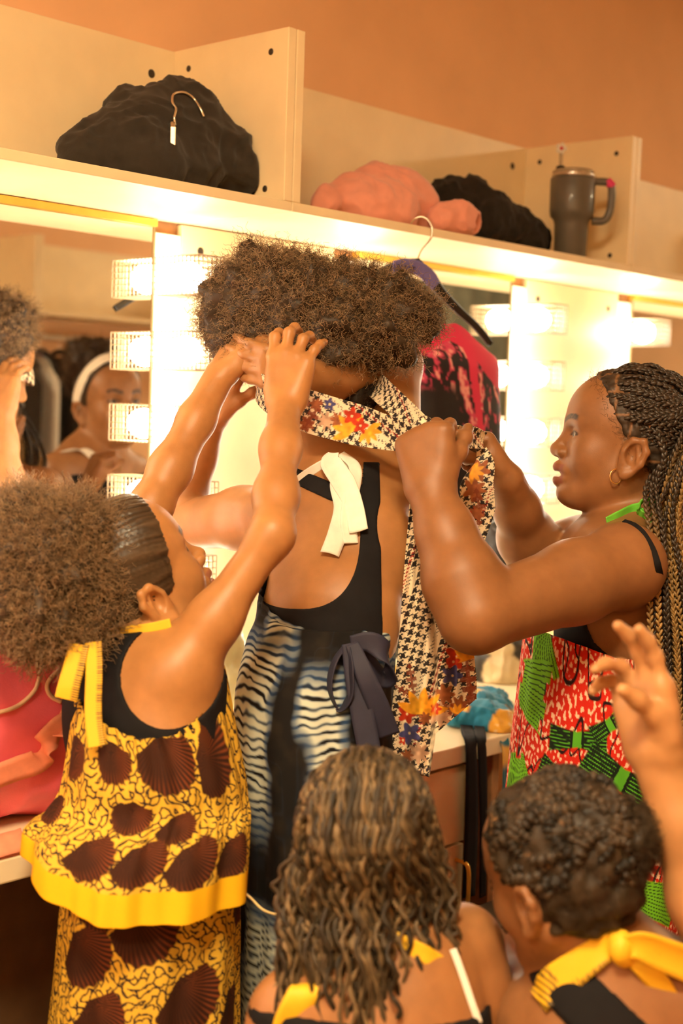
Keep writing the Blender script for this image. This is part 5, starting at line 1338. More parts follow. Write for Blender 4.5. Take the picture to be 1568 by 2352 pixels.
# ---------------------------------------------------------------- the printed scarf
def scarf():
    kn = at(1002, 1004, 1.945)
    root = empty('scarf', kn, 'long houndstooth scarf with red, blue and yellow flowers, being knotted', 'scarf')
    def cf(items): return lambda u, v: flowers(hounds(u, v), u, v, items)
    # band across the nape, drawn tight into the knot
    P = [at(606, 850, 2.12), at(590, 885, 2.06), at(640, 918, 2.00), at(720, 948, 1.985), at(820, 976, 1.97), at(910, 998, 1.958), at(985, 1004, 1.948)]
    it = [(k_, a_, b_ + .052, c_, d_) for k_, a_, b_, c_, d_ in [('leaf', .0, .105, .03, .5), ('red', .010, .105, .010, 0), ('leaf', .008, .125, .022, 1.2), ('red', -.016, .075, .010, 1), ('pale', -.006, .165, .013, 0), ('brown', .0, .182, .012, 1), ('lily', -.012, .205, .030, -.9), ('red', .010, .20, .014, 0), ('blue', .018, .165, .010, 0), ('brown', -.018, .14, .012, 1), ('red', -.018, .115, .009, 0), ('lily', -.002, .225, .022, 2.2), ('leaf', .012, .06, .02, .8), ('leaf', -.004, .145, .028, .3), ('brown', .012, .145, .010, 2), ('red', .0, .215, .012, 0)]]
    ribbon('neck_band', P, [.030, .045, .056, .060, .058, .046, .022], [cv(.3, 1, 0), cv(0, 1, .2), cv(.1, 1, .2), cv(.2, 1, .2), cv(.2, 1, .25), cv(.2, 1, .3), cv(.1, 1, .4)], silk_m, root, 230, 46, .0012, .05, cf(it))
    # loop that comes round the other side of the head
    P = [at(606, 850, 2.12), at(640, 850, 2.22), at(720, 870, 2.27), at(800, 870, 2.24), at(846, 872, 2.16), at(885, 905, 2.04), at(935, 950, 1.985), at(990, 992, 1.95)]
    ribbon('neck_band', P, [.03, .036, .04, .04, .040, .036, .034, .022], cv(.6, 1, .3), silk_m, root, 230, 30, .0012, .10, cf([('red', .004, .30, .008, 0), ('brown', -.01, .20, .012, 0)]))
    # the knot
    F = Field([ell(kn, np.array([.016, .013, .020]), None, .008), cap(at(975, 975, 1.94), at(1015, 1020, 1.935), .012, .011, .006), cap(at(1020, 985, 1.95), at(990, 1030, 1.945), .010, .009, .004)], .0016)
    V, Q = F.nets(); d = V - kn; obj('knot', V, Q, silk_m, root, True, hounds(d @ RGT, d @ UPV, .5))
    # end pulled to the far hand, then hanging below it
    P = [at(1005, 1004, 1.945), at(1040, 1002, 1.975), at(1080, 1004, 2.02), at(1112, 1012, 2.05)]
    ribbon('pulled_end', P, [.020, .030, .032, .024], cv(0, 1, .3), silk_m, root, 90, 30, .0012, .16, cf([('brown', .01, .03, .005, 0)]))
    P = [at(1106, 1030, 2.06), at(1112, 1068, 2.05), at(1096, 1120, 2.045), at(1100, 1170, 2.05), at(1094, 1225, 2.055), at(1090, 1275, 2.06)]
    ribbon('tail', P, [.014, .030, .050, .046, .030, .016], cv(1, .1, .25), silk_m, root, 170, 40, .0012, .10, cf([('brown', -.008, .035, .020, 0), ('brown', -.004, .065, .018, 1), ('leaf', .0, .09, .03, 1.5), ('red', -.006, .10, .010, 1), ('leaf', -.008, .12, .02, 1.5), ('lily', -.016, .04, .02, 0), ('brown', -.004, .10, .012, 2), ('blue', .0, .165, .010, 0)]))
    # the broad end hanging from the near hand
    ns, nt = 150, 430; s = np.linspace(0, 1, ns); t = np.linspace(0, 1, nt)
    ye = np.where(s < .5, 1748 + 80 * s, 1690 - 170 * (s - .5)); ye = np.convolve(np.pad(ye, 4, 'edge'), np.ones(9) / 9, 'valid')
    y0 = 1122; Y = y0 + (ye - y0)[None, :] * t[:, None]
    xl = np.interp(Y, [1122, 1200, 1300, 1400, 1500, 1650, 1760], [943, 938, 929, 921, 914, 897, 894]); xr = np.interp(Y, [1122, 1200, 1300, 1400, 1480, 1560, 1620, 1800], [984, 1003, 1030, 1060, 1086, 1094, 1093, 1088])
    X = xl + (xr - xl) * s[None, :]
    Dp = 1.925 + .010 * np.sin(s * 9 + 1)[None, :] * (.4 + t[:, None]) + .006 * np.sin(s[None, :] * 23 + 4 * t[:, None])
    V = CAMP + Dp[..., None] * (FWD + ((X - 784) / FPX)[..., None] * RGT - ((Y - 1176) / FPX)[..., None] * UPV)
    V = V.reshape(-1, 3); idx = np.arange(nt * ns).reshape(nt, ns); Q = np.stack([idx[:-1, :-1], idx[1:, :-1], idx[1:, 1:], idx[:-1, 1:]], -1).reshape(-1, 4)
    u = ((X - 920) * mpx(1.925)).ravel(); v = ((Y - 1122) * mpx(1.925)).ravel()
    k = mpx(1.925); q = lambda x, y: ((x - 920) * k, (y - 1122) * k)
    it = []
    for kd, x, y, R, th in (('leaf', 945, 1560, 40, 1.4), ('leaf', 930, 1590, 30, .6), ('leaf', 1075, 1560, 60, 1.5), ('leaf', 1085, 1600, 50, 1.4), ('brown', 1020, 1595, 26, 0), ('brown', 1055, 1620, 24, .5), ('pale', 1010, 1640, 30, 0), ('leaf', 1035, 1630, 40, .3), ('red', 1048, 1508, 30, 0), ('lily', 1075, 1515, 40, -1.9), ('red', 1040, 1520, 18, 1), ('blue', 1038, 1552, 26, 0), ('red', 935, 1640, 24, 0), ('lily', 968, 1640, 62, -1.45), ('brown', 975, 1650, 16, 0), ('red', 1000, 1628, 14, 0), ('red', 925, 1700, 12, 0), ('blue', 941, 1684, 27, .5), ('pale', 960, 1730, 26, 0), ('brown', 935, 1735, 16, 0), ('lily', 1050, 1640, 26, -1.2), ('leaf', 1080, 1640, 30, 1.0)):
        a, b = q(x, y); it.append((kd, a, b, R * k, th))
    c = flowers(hounds(u, v, -.30, .0014), u, v, it)
    plain = sstep(1700, 1740, Y.ravel() + .3 * (X.ravel() - 900)) * .0
    solid(obj('broad_tail', V, Q, silk_m, root, True, c), .0012)
scarf()
# ---------------------------------------------------------------- things on the shelf and the worktop
def aty(x, y, Y):
    r = FWD + (x - 784) / FPX * RGT - (y - 1176) / FPX * UPV; return CAMP + r * (Y / r[1])
def dist_of(p): return (np.asarray(p) - CAMP) @ FWD
def pb(x, y, Y, rpx, sq=(1, 1, 1), k=.045):
    p = aty(x, y, Y); return ell(p, np.array(sq) * rpx * mpx(dist_of(p)), None, k)
def heap(name, prims, m, parent=None, floor_z=None, h=.005, fold=.007, fs=26, seed=0, colf=None, stretch=(1, 1, 1), y_lim=None, x_lim=None):
    """soft crumpled cloth: smooth lumps with creases, resting on floor_z"""
    F = Field(prims, h); X, Y, Z = F.grid((slice(None),) * 3)
    G = F.F
    if floor_z is not None: G = np.maximum(G, floor_z - Z)
    if y_lim is not None: G = np.maximum(G, np.maximum(y_lim[0] - Y, Y - y_lim[1]))
    V, Q = F.nets(G.astype(np.float32)); N = normals(V, Q)
    a, b, c = V[:, 0] * fs * stretch[0], V[:, 1] * fs * stretch[1], V[:, 2] * fs * stretch[2]
    wx, wy, wz = noise3(a * .6, b * .6, c * .6, seed + 9), noise3(a * .6, b * .6, c * .6, seed + 10), noise3(a * .6, b * .6, c * .6, seed + 11)
    n1 = 1 - 2.2 * np.abs(noise3(a + wx, b + wy, c + wz, seed)); n2 = 1 - 2.2 * np.abs(noise3(a * 2 + wy, b * 2 + wz, c * 2 + wx, seed + 1))
    d = fold * (n1 * .75 + n2 * .35)
    if floor_z is not None: d = d * sstep(floor_z - .001, floor_z + .02, V[:, 2])
    V = V + N * d[:, None]
    if floor_z is not None: V[:, 2] = np.maximum(V[:, 2], floor_z + .0005)
    if y_lim is not None: V[:, 1] = np.clip(V[:, 1], y_lim[0], y_lim[1])
    if x_lim is not None: V[:, 0] = np.clip(V[:, 0], x_lim[0], x_lim[1])
    return obj(name, V, Q, m, parent, True, colf(V) if colf else None)
fleece = mat('charcoal_fleece', (.030, .024, .018), .9, noise=.2, nscale=40, bump=.3, bscale=800, sheen=.12, spec=.2)
fleece2 = mat('black_fleece', (.018, .015, .011), .9, noise=.25, nscale=60, bump=.4, bscale=600, sheen=.08, spec=.2)
pinkf = mat('pink_fleece', (.74, .31, .22), .9, noise=.06, nscale=40, bump=.25, bscale=700, sheen=.3)
zip_m = mat('zip_metal', (.80, .72, .55), .3, .9, noise=.1, nscale=200)
YL = (1.672, 1.945)
# charcoal zip jacket
r = empty('zip_jacket', aty(360, 400, 1.8) * np.array([1, 1, 0]) + np.array([0, 0, ST]), 'charcoal fleece jacket with a zip, heaped on the left cubby shelf', 'jacket')
heap('fleece', [pb(185, 365, 1.80, 52), pb(250, 330, 1.80, 66), pb(330, 310, 1.80, 84), pb(400, 275, 1.80, 66), pb(385, 235, 1.82, 38), pb(285, 250, 1.84, 24), pb(283, 234, 1.85, 13), pb(430, 250, 1.80, 42), pb(470, 320, 1.79, 68), pb(530, 370, 1.77, 58), pb(575, 405, 1.76, 36), pb(430, 380, 1.76, 72), pb(330, 390, 1.76, 80), pb(595, 418, 1.76, 22)], fleece, r, ST, .0045, .008, 22, 3, y_lim=YL, x_lim=(.6, U0 - .023))
def on_heap(o, x, y, d0, d1, off=.002):
    """nearest point of a heap seen through a pixel"""
    me = o.data; n = len(me.vertices); V = np.empty(n * 3, np.float32); me.vertices.foreach_get('co', V); V = V.reshape(-1, 3)
    px, py = project(V); dd = (V - CAMP) @ FWD
    near = np.hypot(px - x, py - y) < 7
    if not near.any(): near = np.hypot(px - x, py - y) < 25
    d = dd[near].min() if near.any() else (d0 + d1) / 2
    return at(x, y, d - off)
jk = r.children[0]
zp = [on_heap(jk, *q, 2, 2.6) for q in ((402, 288), (400, 270), (404, 250), (396, 235), (398, 218), (412, 212), (428, 214), (446, 228), (460, 250), (468, 268))]
tube_obj('zip', zp, .0021, zip_m, r, 80, 6)
q = on_heap(jk, 397, 312, 2, 2.6, .006)
bmobj('zip_pull', lambda bm: bmesh.ops.create_cube(bm, size=1, matrix=Matrix.Translation(Vector(q)) @ Matrix.Rotation(YAW - pi / 2, 4, 'Z') @ Matrix.Diagonal((.0085, .003, .029, 1))), zip_m, r, bevel=.001)
tube_obj('zip_slider', [on_heap(jk, 396, 285, 2, 2.6, .006), on_heap(jk, 397, 298, 2, 2.6, .006)], [.005, .0035], zip_m, r, 6, 8)
# pink sweatshirt and black jacket
r = empty('pink_sweatshirt', aty(870, 500, 1.8) * np.array([1, 1, 0]) + np.array([0, 0, ST]), 'salmon pink sweatshirt bundled on the middle cubby shelf', 'sweatshirt')
heap('bundle', [pb(742, 462, 1.79, 34), pb(800, 450, 1.79, 46), pb(860, 440, 1.80, 62), pb(920, 460, 1.79, 66), pb(965, 485, 1.77, 36), pb(850, 480, 1.76, 52), pb(905, 490, 1.75, 50)], pinkf, r, ST, .0045, .006, 19, 13, y_lim=YL)
heap('sleeve', [cap(aty(1015, 502, 1.715), aty(1055, 500, 1.70), .028, .030, .01), cap(aty(1055, 500, 1.70), aty(1082, 512, 1.695), .029, .024, .01), cap(aty(1090, 512, 1.685), aty(1100, 516, 1.68), .017, .018, .006, 's')], pinkf, r, ST, .0035, .004, 30, 4, y_lim=YL)
r = empty('black_jacket', aty(1150, 540, 1.82) * np.array([1, 1, 0]) + np.array([0, 0, ST]), 'black fleece jacket bundled between the pink sweatshirt and the tumbler', 'jacket')
heap('fleece', [pb(1025, 445, 1.86, 36), pb(1080, 450, 1.85, 44), pb(1110, 495, 1.81, 58), pb(1160, 510, 1.80, 44), pb(1200, 540, 1.79, 46), pb(1240, 555, 1.78, 34), pb(1278, 572, 1.76, 24)], fleece2, r, ST, .0045, .007, 24, 31, y_lim=YL, x_lim=(1.7, aty(1312, 500, 1.72)[0] - .050))
# insulated tumbler with handle, straw and a flower charm
grey = mat('grey_enamel', (.105, .095, .075), .45, noise=.06, nscale=40, coat=.2)
c0 = aty(1312, 500, 1.72).copy(); c0[2] = ST
r = empty('tumbler', c0, 'grey insulated tumbler with a side handle and straw on the shelf', 'tumbler')
ztop = aty(1312, 400, 1.72)[2] - ST
prof = [(.031, 0), (.034, .003), (.036, ztop * .40), (.0385, ztop * .46), (.0455, ztop * .50), (.0475, ztop * .56), (.0480, ztop * .94), (.046, ztop * .955)]
lathe('cup', prof, c0, (0, 0, 1), grey, r, 36)
lathe('rim', [(.0455, ztop * .955), (.046, ztop * .985), (.0455, ztop), (.040, ztop)], c0, (0, 0, 1), steel, r, 36)
lathe('lid', [(.043, ztop * .99), (.044, ztop + .006), (.040, ztop + .009), (.010, ztop + .010)], c0, (0, 0, 1), mat('clear_lid', (.35, .28, .18), .2, noise=.05), r, 36)
hr_ = nrm(np.array([RGT[0], RGT[1], 0]))
tube_obj('handle', [c0 + hr_ * .044 + np.array([0, 0, ztop * .93]), c0 + hr_ * .075 + np.array([0, 0, ztop * .92]), c0 + hr_ * .083 + np.array([0, 0, ztop * .85]), c0 + hr_ * .082 + np.array([0, 0, ztop * .60]), c0 + hr_ * .070 + np.array([0, 0, ztop * .47]), c0 + hr_ * .044 + np.array([0, 0, ztop * .46])], .0085, grey, r, 40, 10)
tube_obj('handle_clip', [c0 + hr_ * .072 + np.array([0, 0, ztop * .945]), c0 + hr_ * .085 + np.array([0, 0, ztop * .87])], .0095, mat('magenta_clip', (.65, .03, .16), .5, noise=.05), r, 10, 10)
sx = c0 - hr_ * .028
tube_obj('straw', [sx + np.array([0, 0, .02]), sx + np.array([0, 0, ztop + .046])], .0042, mat('clear_straw', (.45, .36, .24), .25, noise=.05), r, 6, 10)
lathe('straw_cap', [(.010, ztop - .012), (.011, ztop + .006), (.009, ztop + .017)], sx, (0, 0, 1), fleece2, r, 16)
fl = sx + np.array([0, 0, ztop + .054])
for k in range(5):
    a = k * 2 * pi / 5; p = fl + .0075 * (cos(a) * hr_ + sin(a) * np.array([0, 0, 1.]))
    V, Q = Field([ell(p, [.0062, .0045, .0062], None, .003)], .0022).nets(); obj('petal', V, Q, wht_m, r)
V, Q = Field([ell(fl - np.array([FWD[0], FWD[1], 0]) * .003, [.0042] * 3, None, .003)], .0018).nets(); obj('flower_centre', V, Q, mat('red_enamel', (.55, .02, .03), .4, noise=.05), r)

# ---------------------------------------------------------------- clothes hanger with the pink and black garment
HY = 1.652
blk = mat('black_plastic', (.012, .011, .010), .35, noise=.1)
r = empty('clothes_hanger', aty(960, 600, HY), 'black hanger with a purple paper name tag hooked on the shelf edge', 'hanger')
tube_obj('hook', [aty(944, 513, HY + .03), aty(952, 503, HY + .022), aty(968, 498, HY + .012), aty(984, 506, HY + .002), aty(993, 526, HY - .002), aty(989, 548, HY), aty(970, 572, HY), aty(963, 585, HY), aty(957, 600, HY)], .0018, zip_m, r, 60, 8)
tube_obj('neck', [aty(957, 594, HY), aty(957, 612, HY)], [.006, .010], blk, r, 6, 10)
for pts in ([(957, 606), (915, 612), (880, 625), (830, 650), (770, 690)], [(957, 606), (985, 635), (1010, 668), (1050, 710), (1095, 752), (1125, 790)]):
    ribbon('shoulder_bar', [aty(x, y, HY) for x, y in pts], [.018, .022, .016, .013, .012], cv(.5, .85, 0), blk, r, 40, 5, .009)
pur = mat('purple_paper', (.17, .15, .42), .7, noise=.08, nscale=50)
tg = ribbon('name_tag', [aty(x, y, HY - .008) for x, y in ((901, 614), (925, 610), (955, 614), (978, 628), (992, 645), (1000, 658))], [.024, .025, .026, .026, .028, .020], cv(.45, .9, 0), pur, r, 40, 6, .0012)
def text_mesh(name, body, size, origin, right, up, m, parent, shear=0.0, ext=.0003):
    fc = bpy.data.curves.new(name, 'FONT'); fc.body = body; fc.size = size; fc.extrude = ext; fc.shear = shear
    fo = bpy.data.objects.new(name, fc); COL.objects.link(fo); bpy.context.view_layer.update()
    me = bpy.data.meshes.new_from_object(fo.evaluated_get(bpy.context.evaluated_depsgraph_get()))
    bpy.data.objects.remove(fo); bpy.data.curves.remove(fc)
    right, up = nrm(right), nrm(up); n = np.cross(right, up)
    co = np.empty(len(me.vertices) * 3, np.float32); me.vertices.foreach_get('co', co); co = co.reshape(-1, 3)
    co = np.asarray(origin) + co[:, :1] * right + co[:, 1:2] * up + co[:, 2:] * n
    me.vertices.foreach_set('co', co.astype(np.float32).ravel()); me.update(); me.materials.clear()
    return link(name, me, m, parent)
ink = mat('print_ink', (.06, .03, .05), .7, noise=.1)
text_mesh('tag_writing', 'AVVIE', .021, aty(907, 624, HY - .0105), aty(975, 632, HY) - aty(907, 620, HY), cv(.12, 1, 0), ink, r)
text_mesh('printed_word', 'AUTO', .0085, at(948, 1774, 1.905), RGT, UPV, ink, bpy.data.objects['scarf'])
def hanging_garment():
    ny, nx_ = 190, 200; t = np.linspace(0, 1, ny); a = np.linspace(-pi, pi, nx_, endpoint=False)
    Y = 742 + 420 * t
    xl = np.interp(Y, [742, 775, 850, 1000, 1160], [935, 925, 930, 945, 955]); xr = np.interp(Y, [742, 765, 790, 850, 980, 1160], [1112, 1138, 1150, 1146, 1150, 1150])
    c = np.array([aty((l + q) / 2, y, HY - .012) for l, q, y in zip(xl, xr, Y)]); D = np.array([dist_of(p) for p in c])
    hw = (xr - xl) / 2 * D / FPX; X1 = np.array([1., 0, 0]); Y1 = np.array([0, -1., 0])
    hw = hw / abs(RGT[0])
    dp = .012 + .035 * sstep(0, .25, t); wr = 1 + .06 * np.sin(a[None] * 7 + 3 * t[:, None]) * t[:, None]
    V = c[:, None] + (hw[:, None] * np.sin(a))[..., None] * X1 + (dp[:, None] * np.cos(a) * wr)[..., None] * Y1
    sl = -.05 * np.abs(np.sin(a)[None] - .1) ** 1.5 * sstep(.25, 0, t[:, None]); V[..., 2] += sl
    V = V.reshape(-1, 3); idx = np.arange(ny * nx_).reshape(ny, nx_); nx2 = np.roll(idx, -1, 1); Q = np.stack([idx[:-1], idx[1:], nx2[1:], nx2[:-1]], -1).reshape(-1, 4)
    s = np.broadcast_to(np.sin(a)[None], (ny, nx_)).ravel(); T = np.broadcast_to(t[:, None], (ny, nx_)).ravel()
    u, v = s * .12, T * .27
    st = fbm2(u / .010 + .8 * fbm2(u / .03, v / .03, 4), v / .020, 5)
    col = blend(np.tile([.010, .006, .008], (len(u), 1)), (.62, .05, .13), sstep(.0, .30, st)); col = blend(col, (.82, .36, .33), sstep(.35, .65, st))
    col = blend(col, (.010, .007, .008), sstep(.10, -.10, s + .25 + .08 * st) * sstep(.30, .40, T))
    stripe = np.abs(s - (.02 + .35 * (T - .15) * sstep(.1, .9, T))) < .11 - .05 * T
    yoke = T < .11 + .30 * np.maximum(s, 0) ** 1.3 + .03 * np.sin(s * 5) + .06 * sstep(-.3, .1, s)
    rim = s > .93
    col = np.where((stripe | yoke | rim)[:, None], np.array([.70, .022, .090]), col)
    o = obj('print_blouse', V, Q, mat('garment_cloth', rough=.7, attr=True), None, True, col); solid(o, .002)
    tag(o, 'magenta and black brushstroke print blouse hanging from the hanger', 'blouse')
hanging_garment()

# ---------------------------------------------------------------- worktop things
ZC = .76
bagc = mat('pink_nylon', (.88, .15, .21), .42, noise=.08, nscale=20, bump=.15, bscale=500)
web = mat('coral_webbing', (.84, .30, .17), .75, noise=.1, nscale=60, bump=.4, bscale=1200)
pip = mat('cream_piping', (.85, .60, .40), .5, noise=.05)
B0 = aty(95, 1700, 1.62)
r = empty('duffel_bag', (B0[0], B0[1], ZC), 'bright pink duffel bag with coral webbing straps on the left worktop', 'bag')
bz = ZC + .125
A = np.array([.62, 1.62, bz]); Bp = np.array([B0[0] + .02, 1.62, bz])
duf = heap('bag_body', [cap(A, Bp, .128, .120, .05), ell(Bp + np.array([-.03, -.02, .035]), [.13, .12, .11], None, .05), ell(Bp + np.array([-.16, 0, .05]), [.15, .11, .11], None, .05), ell(Bp + np.array([.0, -.03, -.06]), [.12, .11, .07], None, .04)], bagc, r, ZC, .006, .007, 11, 5)
fd = lambda x, y, o_=.003: on_heap(duf, x, y, 1.7, 2.0, o_)
tube_obj('piping', [fd(*q) for q in ((-20, 1640), (20, 1630), (50, 1615), (80, 1585), (90, 1555))], .0028, pip, r, 40, 6)
tube_obj('piping', [fd(*q) for q in ((140, 1535), (115, 1560), (108, 1580), (118, 1600), (140, 1612))], .0032, pip, r, 40, 6)
tube_obj('zip', [fd(*q) for q in ((88, 1548), (100, 1530), (112, 1512))], .002, zip_m, r, 20, 6)
ribbon('zip_tab', [fd(90, 1532, .006), fd(104, 1516, .008)], [.010, .009], cv(.8, .6, 0), mat('white_rubber', (.85, .78, .70), .5), r, 8, 4, .002)
ribbon('strap', [fd(-25, 1790, .005), fd(40, 1765, .006), fd(90, 1745, .007), fd(108, 1700, .010), fd(135, 1668, .012), fd(165, 1655, .006)], [.034, .034, .034, .030, .030], cv(.2, 1, .1), web, r, 60, 5, .002)
ribbon('strap', [fd(168, 1590, .004), fd(165, 1630, .006), fd(150, 1680, .014), fd(128, 1690, .02)], [.030, .030, .030], cv(1, .15, 0), web, r, 40, 5, .002)
zf = lambda x, y: aty(x, y, 1.455)
ribbon('strap', [np.array([.55, 1.46, ZC + .004]), np.array([.85, 1.455, ZC + .006]), np.array([aty(30, 1950, 1.455)[0], 1.452, ZC + .014]), np.array([aty(62, 1945, 1.455)[0], 1.47, ZC + .004])], [.03, .03, .034, .03], np.array([0, .8, .5]), web, r, 40, 5, .002)
# pale pouch between the two girls
r = empty('pouch', aty(520, 1560, 1.80) * np.array([1, 1, 0]) + np.array([0, 0, ZC]), 'pale translucent plastic pouch standing on the worktop', 'pouch')
heap('pouch_body', [pb(515, 1470, 1.80, 42, (1, .5, 1.3)), pb(520, 1540, 1.80, 50, (1, .6, 1.2)), pb(520, 1590, 1.79, 48, (1, .7, .8))], mat('pale_plastic', (.62, .64, .40), .3, noise=.1, nscale=20), r, ZC, .006, .005, 24, 8)
lathe('pouch_cap', [(.012, 0), (.012, .012), (.009, .014)], aty(512, 1425, 1.80), (0, 0, 1), wht_m, r, 16)
# black and cream bag
r = empty('shoulder_bag', aty(1145, 1560, 1.76) * np.array([1, 1, 0]) + np.array([0, 0, ZC]), 'slouchy black shoulder bag with cream patches on the right worktop', 'bag')
blkbag = mat('black_bag', rough=.55, attr=True, bump=.2, bscale=500)
def bagcol(V):
    x, y = project(V); c = np.tile([.020, .015, .010], (len(V), 1))
    n = .5 * fbm3(V[:, 0] * 18, V[:, 1] * 18, V[:, 2] * 18, 44)
    return blend(c, (.50, .38, .20), np.maximum(sstep(1.05, .95, np.hypot((x - 1155) / 48, (y - 1548) / 48) + .2 * n), sstep(1.05, .9, np.hypot((x - 1150) / 34, (y - 1490) / 20) + .3 * n)))
bag = heap('bag_body', [pb(1120, 1255, 1.80, 52, (1, 1, 1.1)), pb(1135, 1320, 1.80, 66), pb(1150, 1400, 1.79, 74), pb(1150, 1480, 1.77, 78), pb(1150, 1545, 1.76, 74), pb(1180, 1590, 1.76, 64, (1.2, 1, .7))], blkbag, r, ZC, .005, .008, 22, 15, bagcol)
fy = 1.432
ribbon('strap', [aty(1068, 1632, 1.60) * np.array([1, 1, 0]) + np.array([0, 0, ZC + .006]), aty(1072, 1650, 1.50) * np.array([1, 1, 0]) + np.array([0, 0, ZC + .008]), aty(1080, 1705, fy), aty(1083, 1800, fy), aty(1082, 1920, fy + .004), aty(1076, 2060, fy)], [.020, .022, .026, .032, .036, .034], np.array([1., 0, 0]), BLACKTOP, r, 60, 5, .002)
ribbon('strap', [aty(1098, 1660, 1.52) * np.array([1, 1, 0]) + np.array([0, 0, ZC + .006]), aty(1104, 1695, fy), aty(1108, 1760, fy), aty(1110, 1900, fy + .004), aty(1108, 2060, fy + .004)], [.016, .020, .022, .020, .018], np.array([1., 0, 0]), BLACKTOP, r, 60, 5, .002)
# blue and orange cloth
kc = mat('terry_cloth', rough=.9, attr=True, bump=.6, bscale=500, sheen=.2)
def kcol(V):
    n = noise3(V[:, 0] * 22, V[:, 1] * 22, V[:, 2] * 22, 51); sp = noise3(V[:, 0] * 160, V[:, 1] * 160, V[:, 2] * 160, 52)
    x, y = project(V)
    c = np.tile([.010, .20, .33], (len(V), 1)); m = sstep(.0, .1, n + .35 * np.sin((x - 1040) / 19.0))
    c = blend(c, (.76, .40, .040), m); c = blend(c, (.80, .60, .30), m * sstep(.2, .5, sp)); return blend(c, (.012, .09, .14), sstep(.35, .55, n) * .6 * (1 - m))
r = empty('patterned_cloth', aty(1110, 1660, 1.52) * np.array([1, 1, 0]) + np.array([0, 0, ZC]), 'crumpled blue and orange patterned cloth at the edge of the right worktop', 'cloth')
heap('cloth_heap', [pb(1045, 1650, 1.54, 26, (1.2, 1, .6)), pb(1095, 1645, 1.52, 34, (1.2, 1, .9)), pb(1130, 1660, 1.49, 36, (1, 1, 1)), pb(1120, 1605, 1.62, 36, (1.4, 1, .7)), pb(1175, 1625, 1.62, 30, (1.4, 1, .6)), pb(1075, 1615, 1.62, 32), pb(1100, 1625, 1.57, 34), pb(1150, 1640, 1.55, 30), pb(1150, 1680, 1.462, 22)], kc, r, ZC, .0045, .006, 34, 17, kcol)
Vd = [aty(1152, 1690, 1.45), aty(1160, 1720, fy), aty(1160, 1790, fy - .002), aty(1156, 1860, fy)]
ribbon('hanging_end', Vd, [.022, .018, .016, .012], np.array([1., 0, .1]), kc, r, 60, 9, .003, .2, lambda u, v: blend(np.tile([.010, .12, .17], (len(u), 1)), (.70, .38, .06), sstep(.02, .03, v) * sstep(.07, .05, v)))

# ---------------------------------------------------------------- seats
seatm = mat('grey_seat', (.075, .068, .050), .5, noise=.1, nscale=30)
def stool(c, w, d, z, ang, label, group=None):
    r = empty('stool', (c[0], c[1], 0), label, 'stool', group)
    R = Matrix.Translation((c[0], c[1], 0)) @ Matrix.Rotation(ang, 4, 'Z')
    def part(nm, x0, x1, y0, y1, z0, z1, m):
        o = bmobj(nm, lambda bm: bx(bm, x0, x1, y0, y1, z0, z1), m, None, bevel=.006)
        o.data.transform(R); o.parent = r; o.matrix_parent_inverse = Matrix.Translation(-r.location); return o
    part('seat', -w / 2, w / 2, -d / 2, d / 2, z - .045, z, seatm)
    for sx_ in (-1, 1):
        for sy_ in (-1, 1): part('leg', sx_ * (w / 2 - .03) - .012, sx_ * (w / 2 - .03) + .012, sy_ * (d / 2 - .03) - .012, sy_ * (d / 2 - .03) + .012, 0, z - .045, steel)
    for sy_ in (-1, 1): part('rail', -w / 2 + .042, w / 2 - .042, sy_ * (d / 2 - .03) - .008, sy_ * (d / 2 - .03) + .008, .16, .18, steel)
    return r
stool((1.83, 1.322), .36, .18, .485, 0, 'dark grey stool with a flat seat standing empty below the worktop')
for J, nm in ((CJ, 'dark grey stool under the seated girl with twists'), (KJ, 'dark grey stool under the seated girl with pinned curls')):
    p = J['pel']; stool((p[0], p[1]), .20, .22, p[2] - .072, YAW, nm)
# thin cord hanging from the yellow dress
tube_obj('drawstring', [at(548, 2040, 1.70), at(575, 2062, 1.69), at(605, 2090, 1.68), at(640, 2100, 1.68), at(668, 2090, 1.67), at(690, 2078, 1.66)], .0016, mat('cream_cord', (.70, .52, .22), .6, noise=.1), LR, 50, 6)

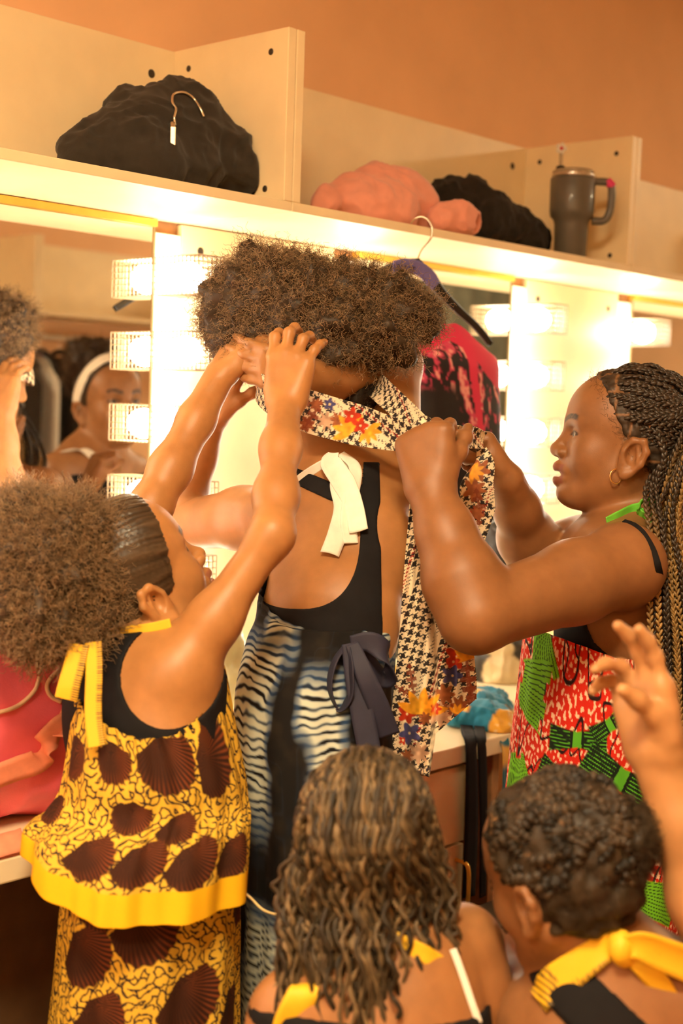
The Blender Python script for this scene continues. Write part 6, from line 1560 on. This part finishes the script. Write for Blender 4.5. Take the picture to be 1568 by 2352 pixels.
# ---------------------------------------------------------------- clothes on the opposite rail (seen in the left mirror)
def rail_garment(x, w, z0, m, label, nm, cat, tagc=None):
    yr = OY + .15
    h = empty('clothes_hanger', (x, yr, 1.57), 'black hanger carrying the %s on the opposite rail' % nm.replace('_', ' '), 'hanger', 'hangers on the opposite rail')
    tube_obj('hook', [(x, yr, 1.515), (x, yr, 1.545), (x, yr + .016, 1.57), (x, yr, 1.5865), (x, yr - .016, 1.575)], .0018, steel, h, 30, 6)
    ribbon('shoulder_bar', [(x, yr - w * .40, 1.445), (x, yr - .05, 1.50), (x, yr, 1.515), (x, yr + .05, 1.50), (x, yr + w * .40, 1.445)], [.012, .02, .022, .02, .012], np.array([.1, 0, 1.]), blk, h, 40, 4, .008)
    if tagc: ribbon('name_tag', [(x + .006, yr - .05, 1.498), (x + .006, yr, 1.512), (x + .006, yr + .05, 1.498)], [.026, .03, .026], np.array([.1, 0, 1.]), pur, h, 20, 4, .001)
    n, k = 60, 40; th = np.arange(n) * 2 * pi / n; t = np.linspace(0, 1, k)
    zz_ = 1.495 + (z0 - 1.495) * t; hw = w * (.26 + .17 * sstep(0, .12, t))
    V = np.stack([x + (.018 + .014 * t[:, None]) * np.sin(th) * (1 + .15 * np.sin(th * 9)), yr + hw[:, None] * np.cos(th) * (1 + .03 * np.sin(th * 6 + 4 * t[:, None])), zz_[:, None] - .05 * np.abs(np.cos(th)) ** 2 * (1 - t[:, None])], -1).reshape(-1, 3)
    idx = np.arange(n * k).reshape(k, n); nx2 = np.roll(idx, -1, 1); Q = np.stack([idx[:-1], idx[1:], nx2[1:], nx2[:-1]], -1).reshape(-1, 4)
    o = solid(obj(nm, V, Q, m, None), .002); tag(o, label, cat, 'clothes on the opposite rail')
xr_ = lambda px: aty(px, 950, 2 * WY - (OY + .15))[0]
rail_garment(xr_(86), .30, .95, wht_m, 'white shirt hanging on the opposite rail, seen in the left mirror', 'white_shirt', 'shirt', True)
rail_garment(xr_(132), .32, .80, fleece2, 'black robe hanging on the opposite rail behind the headband girl', 'black_robe', 'robe')
rail_garment(xr_(42), .32, .85, fleece, 'dark grey robe hanging on the opposite rail left of the white shirt', 'grey_robe', 'robe')
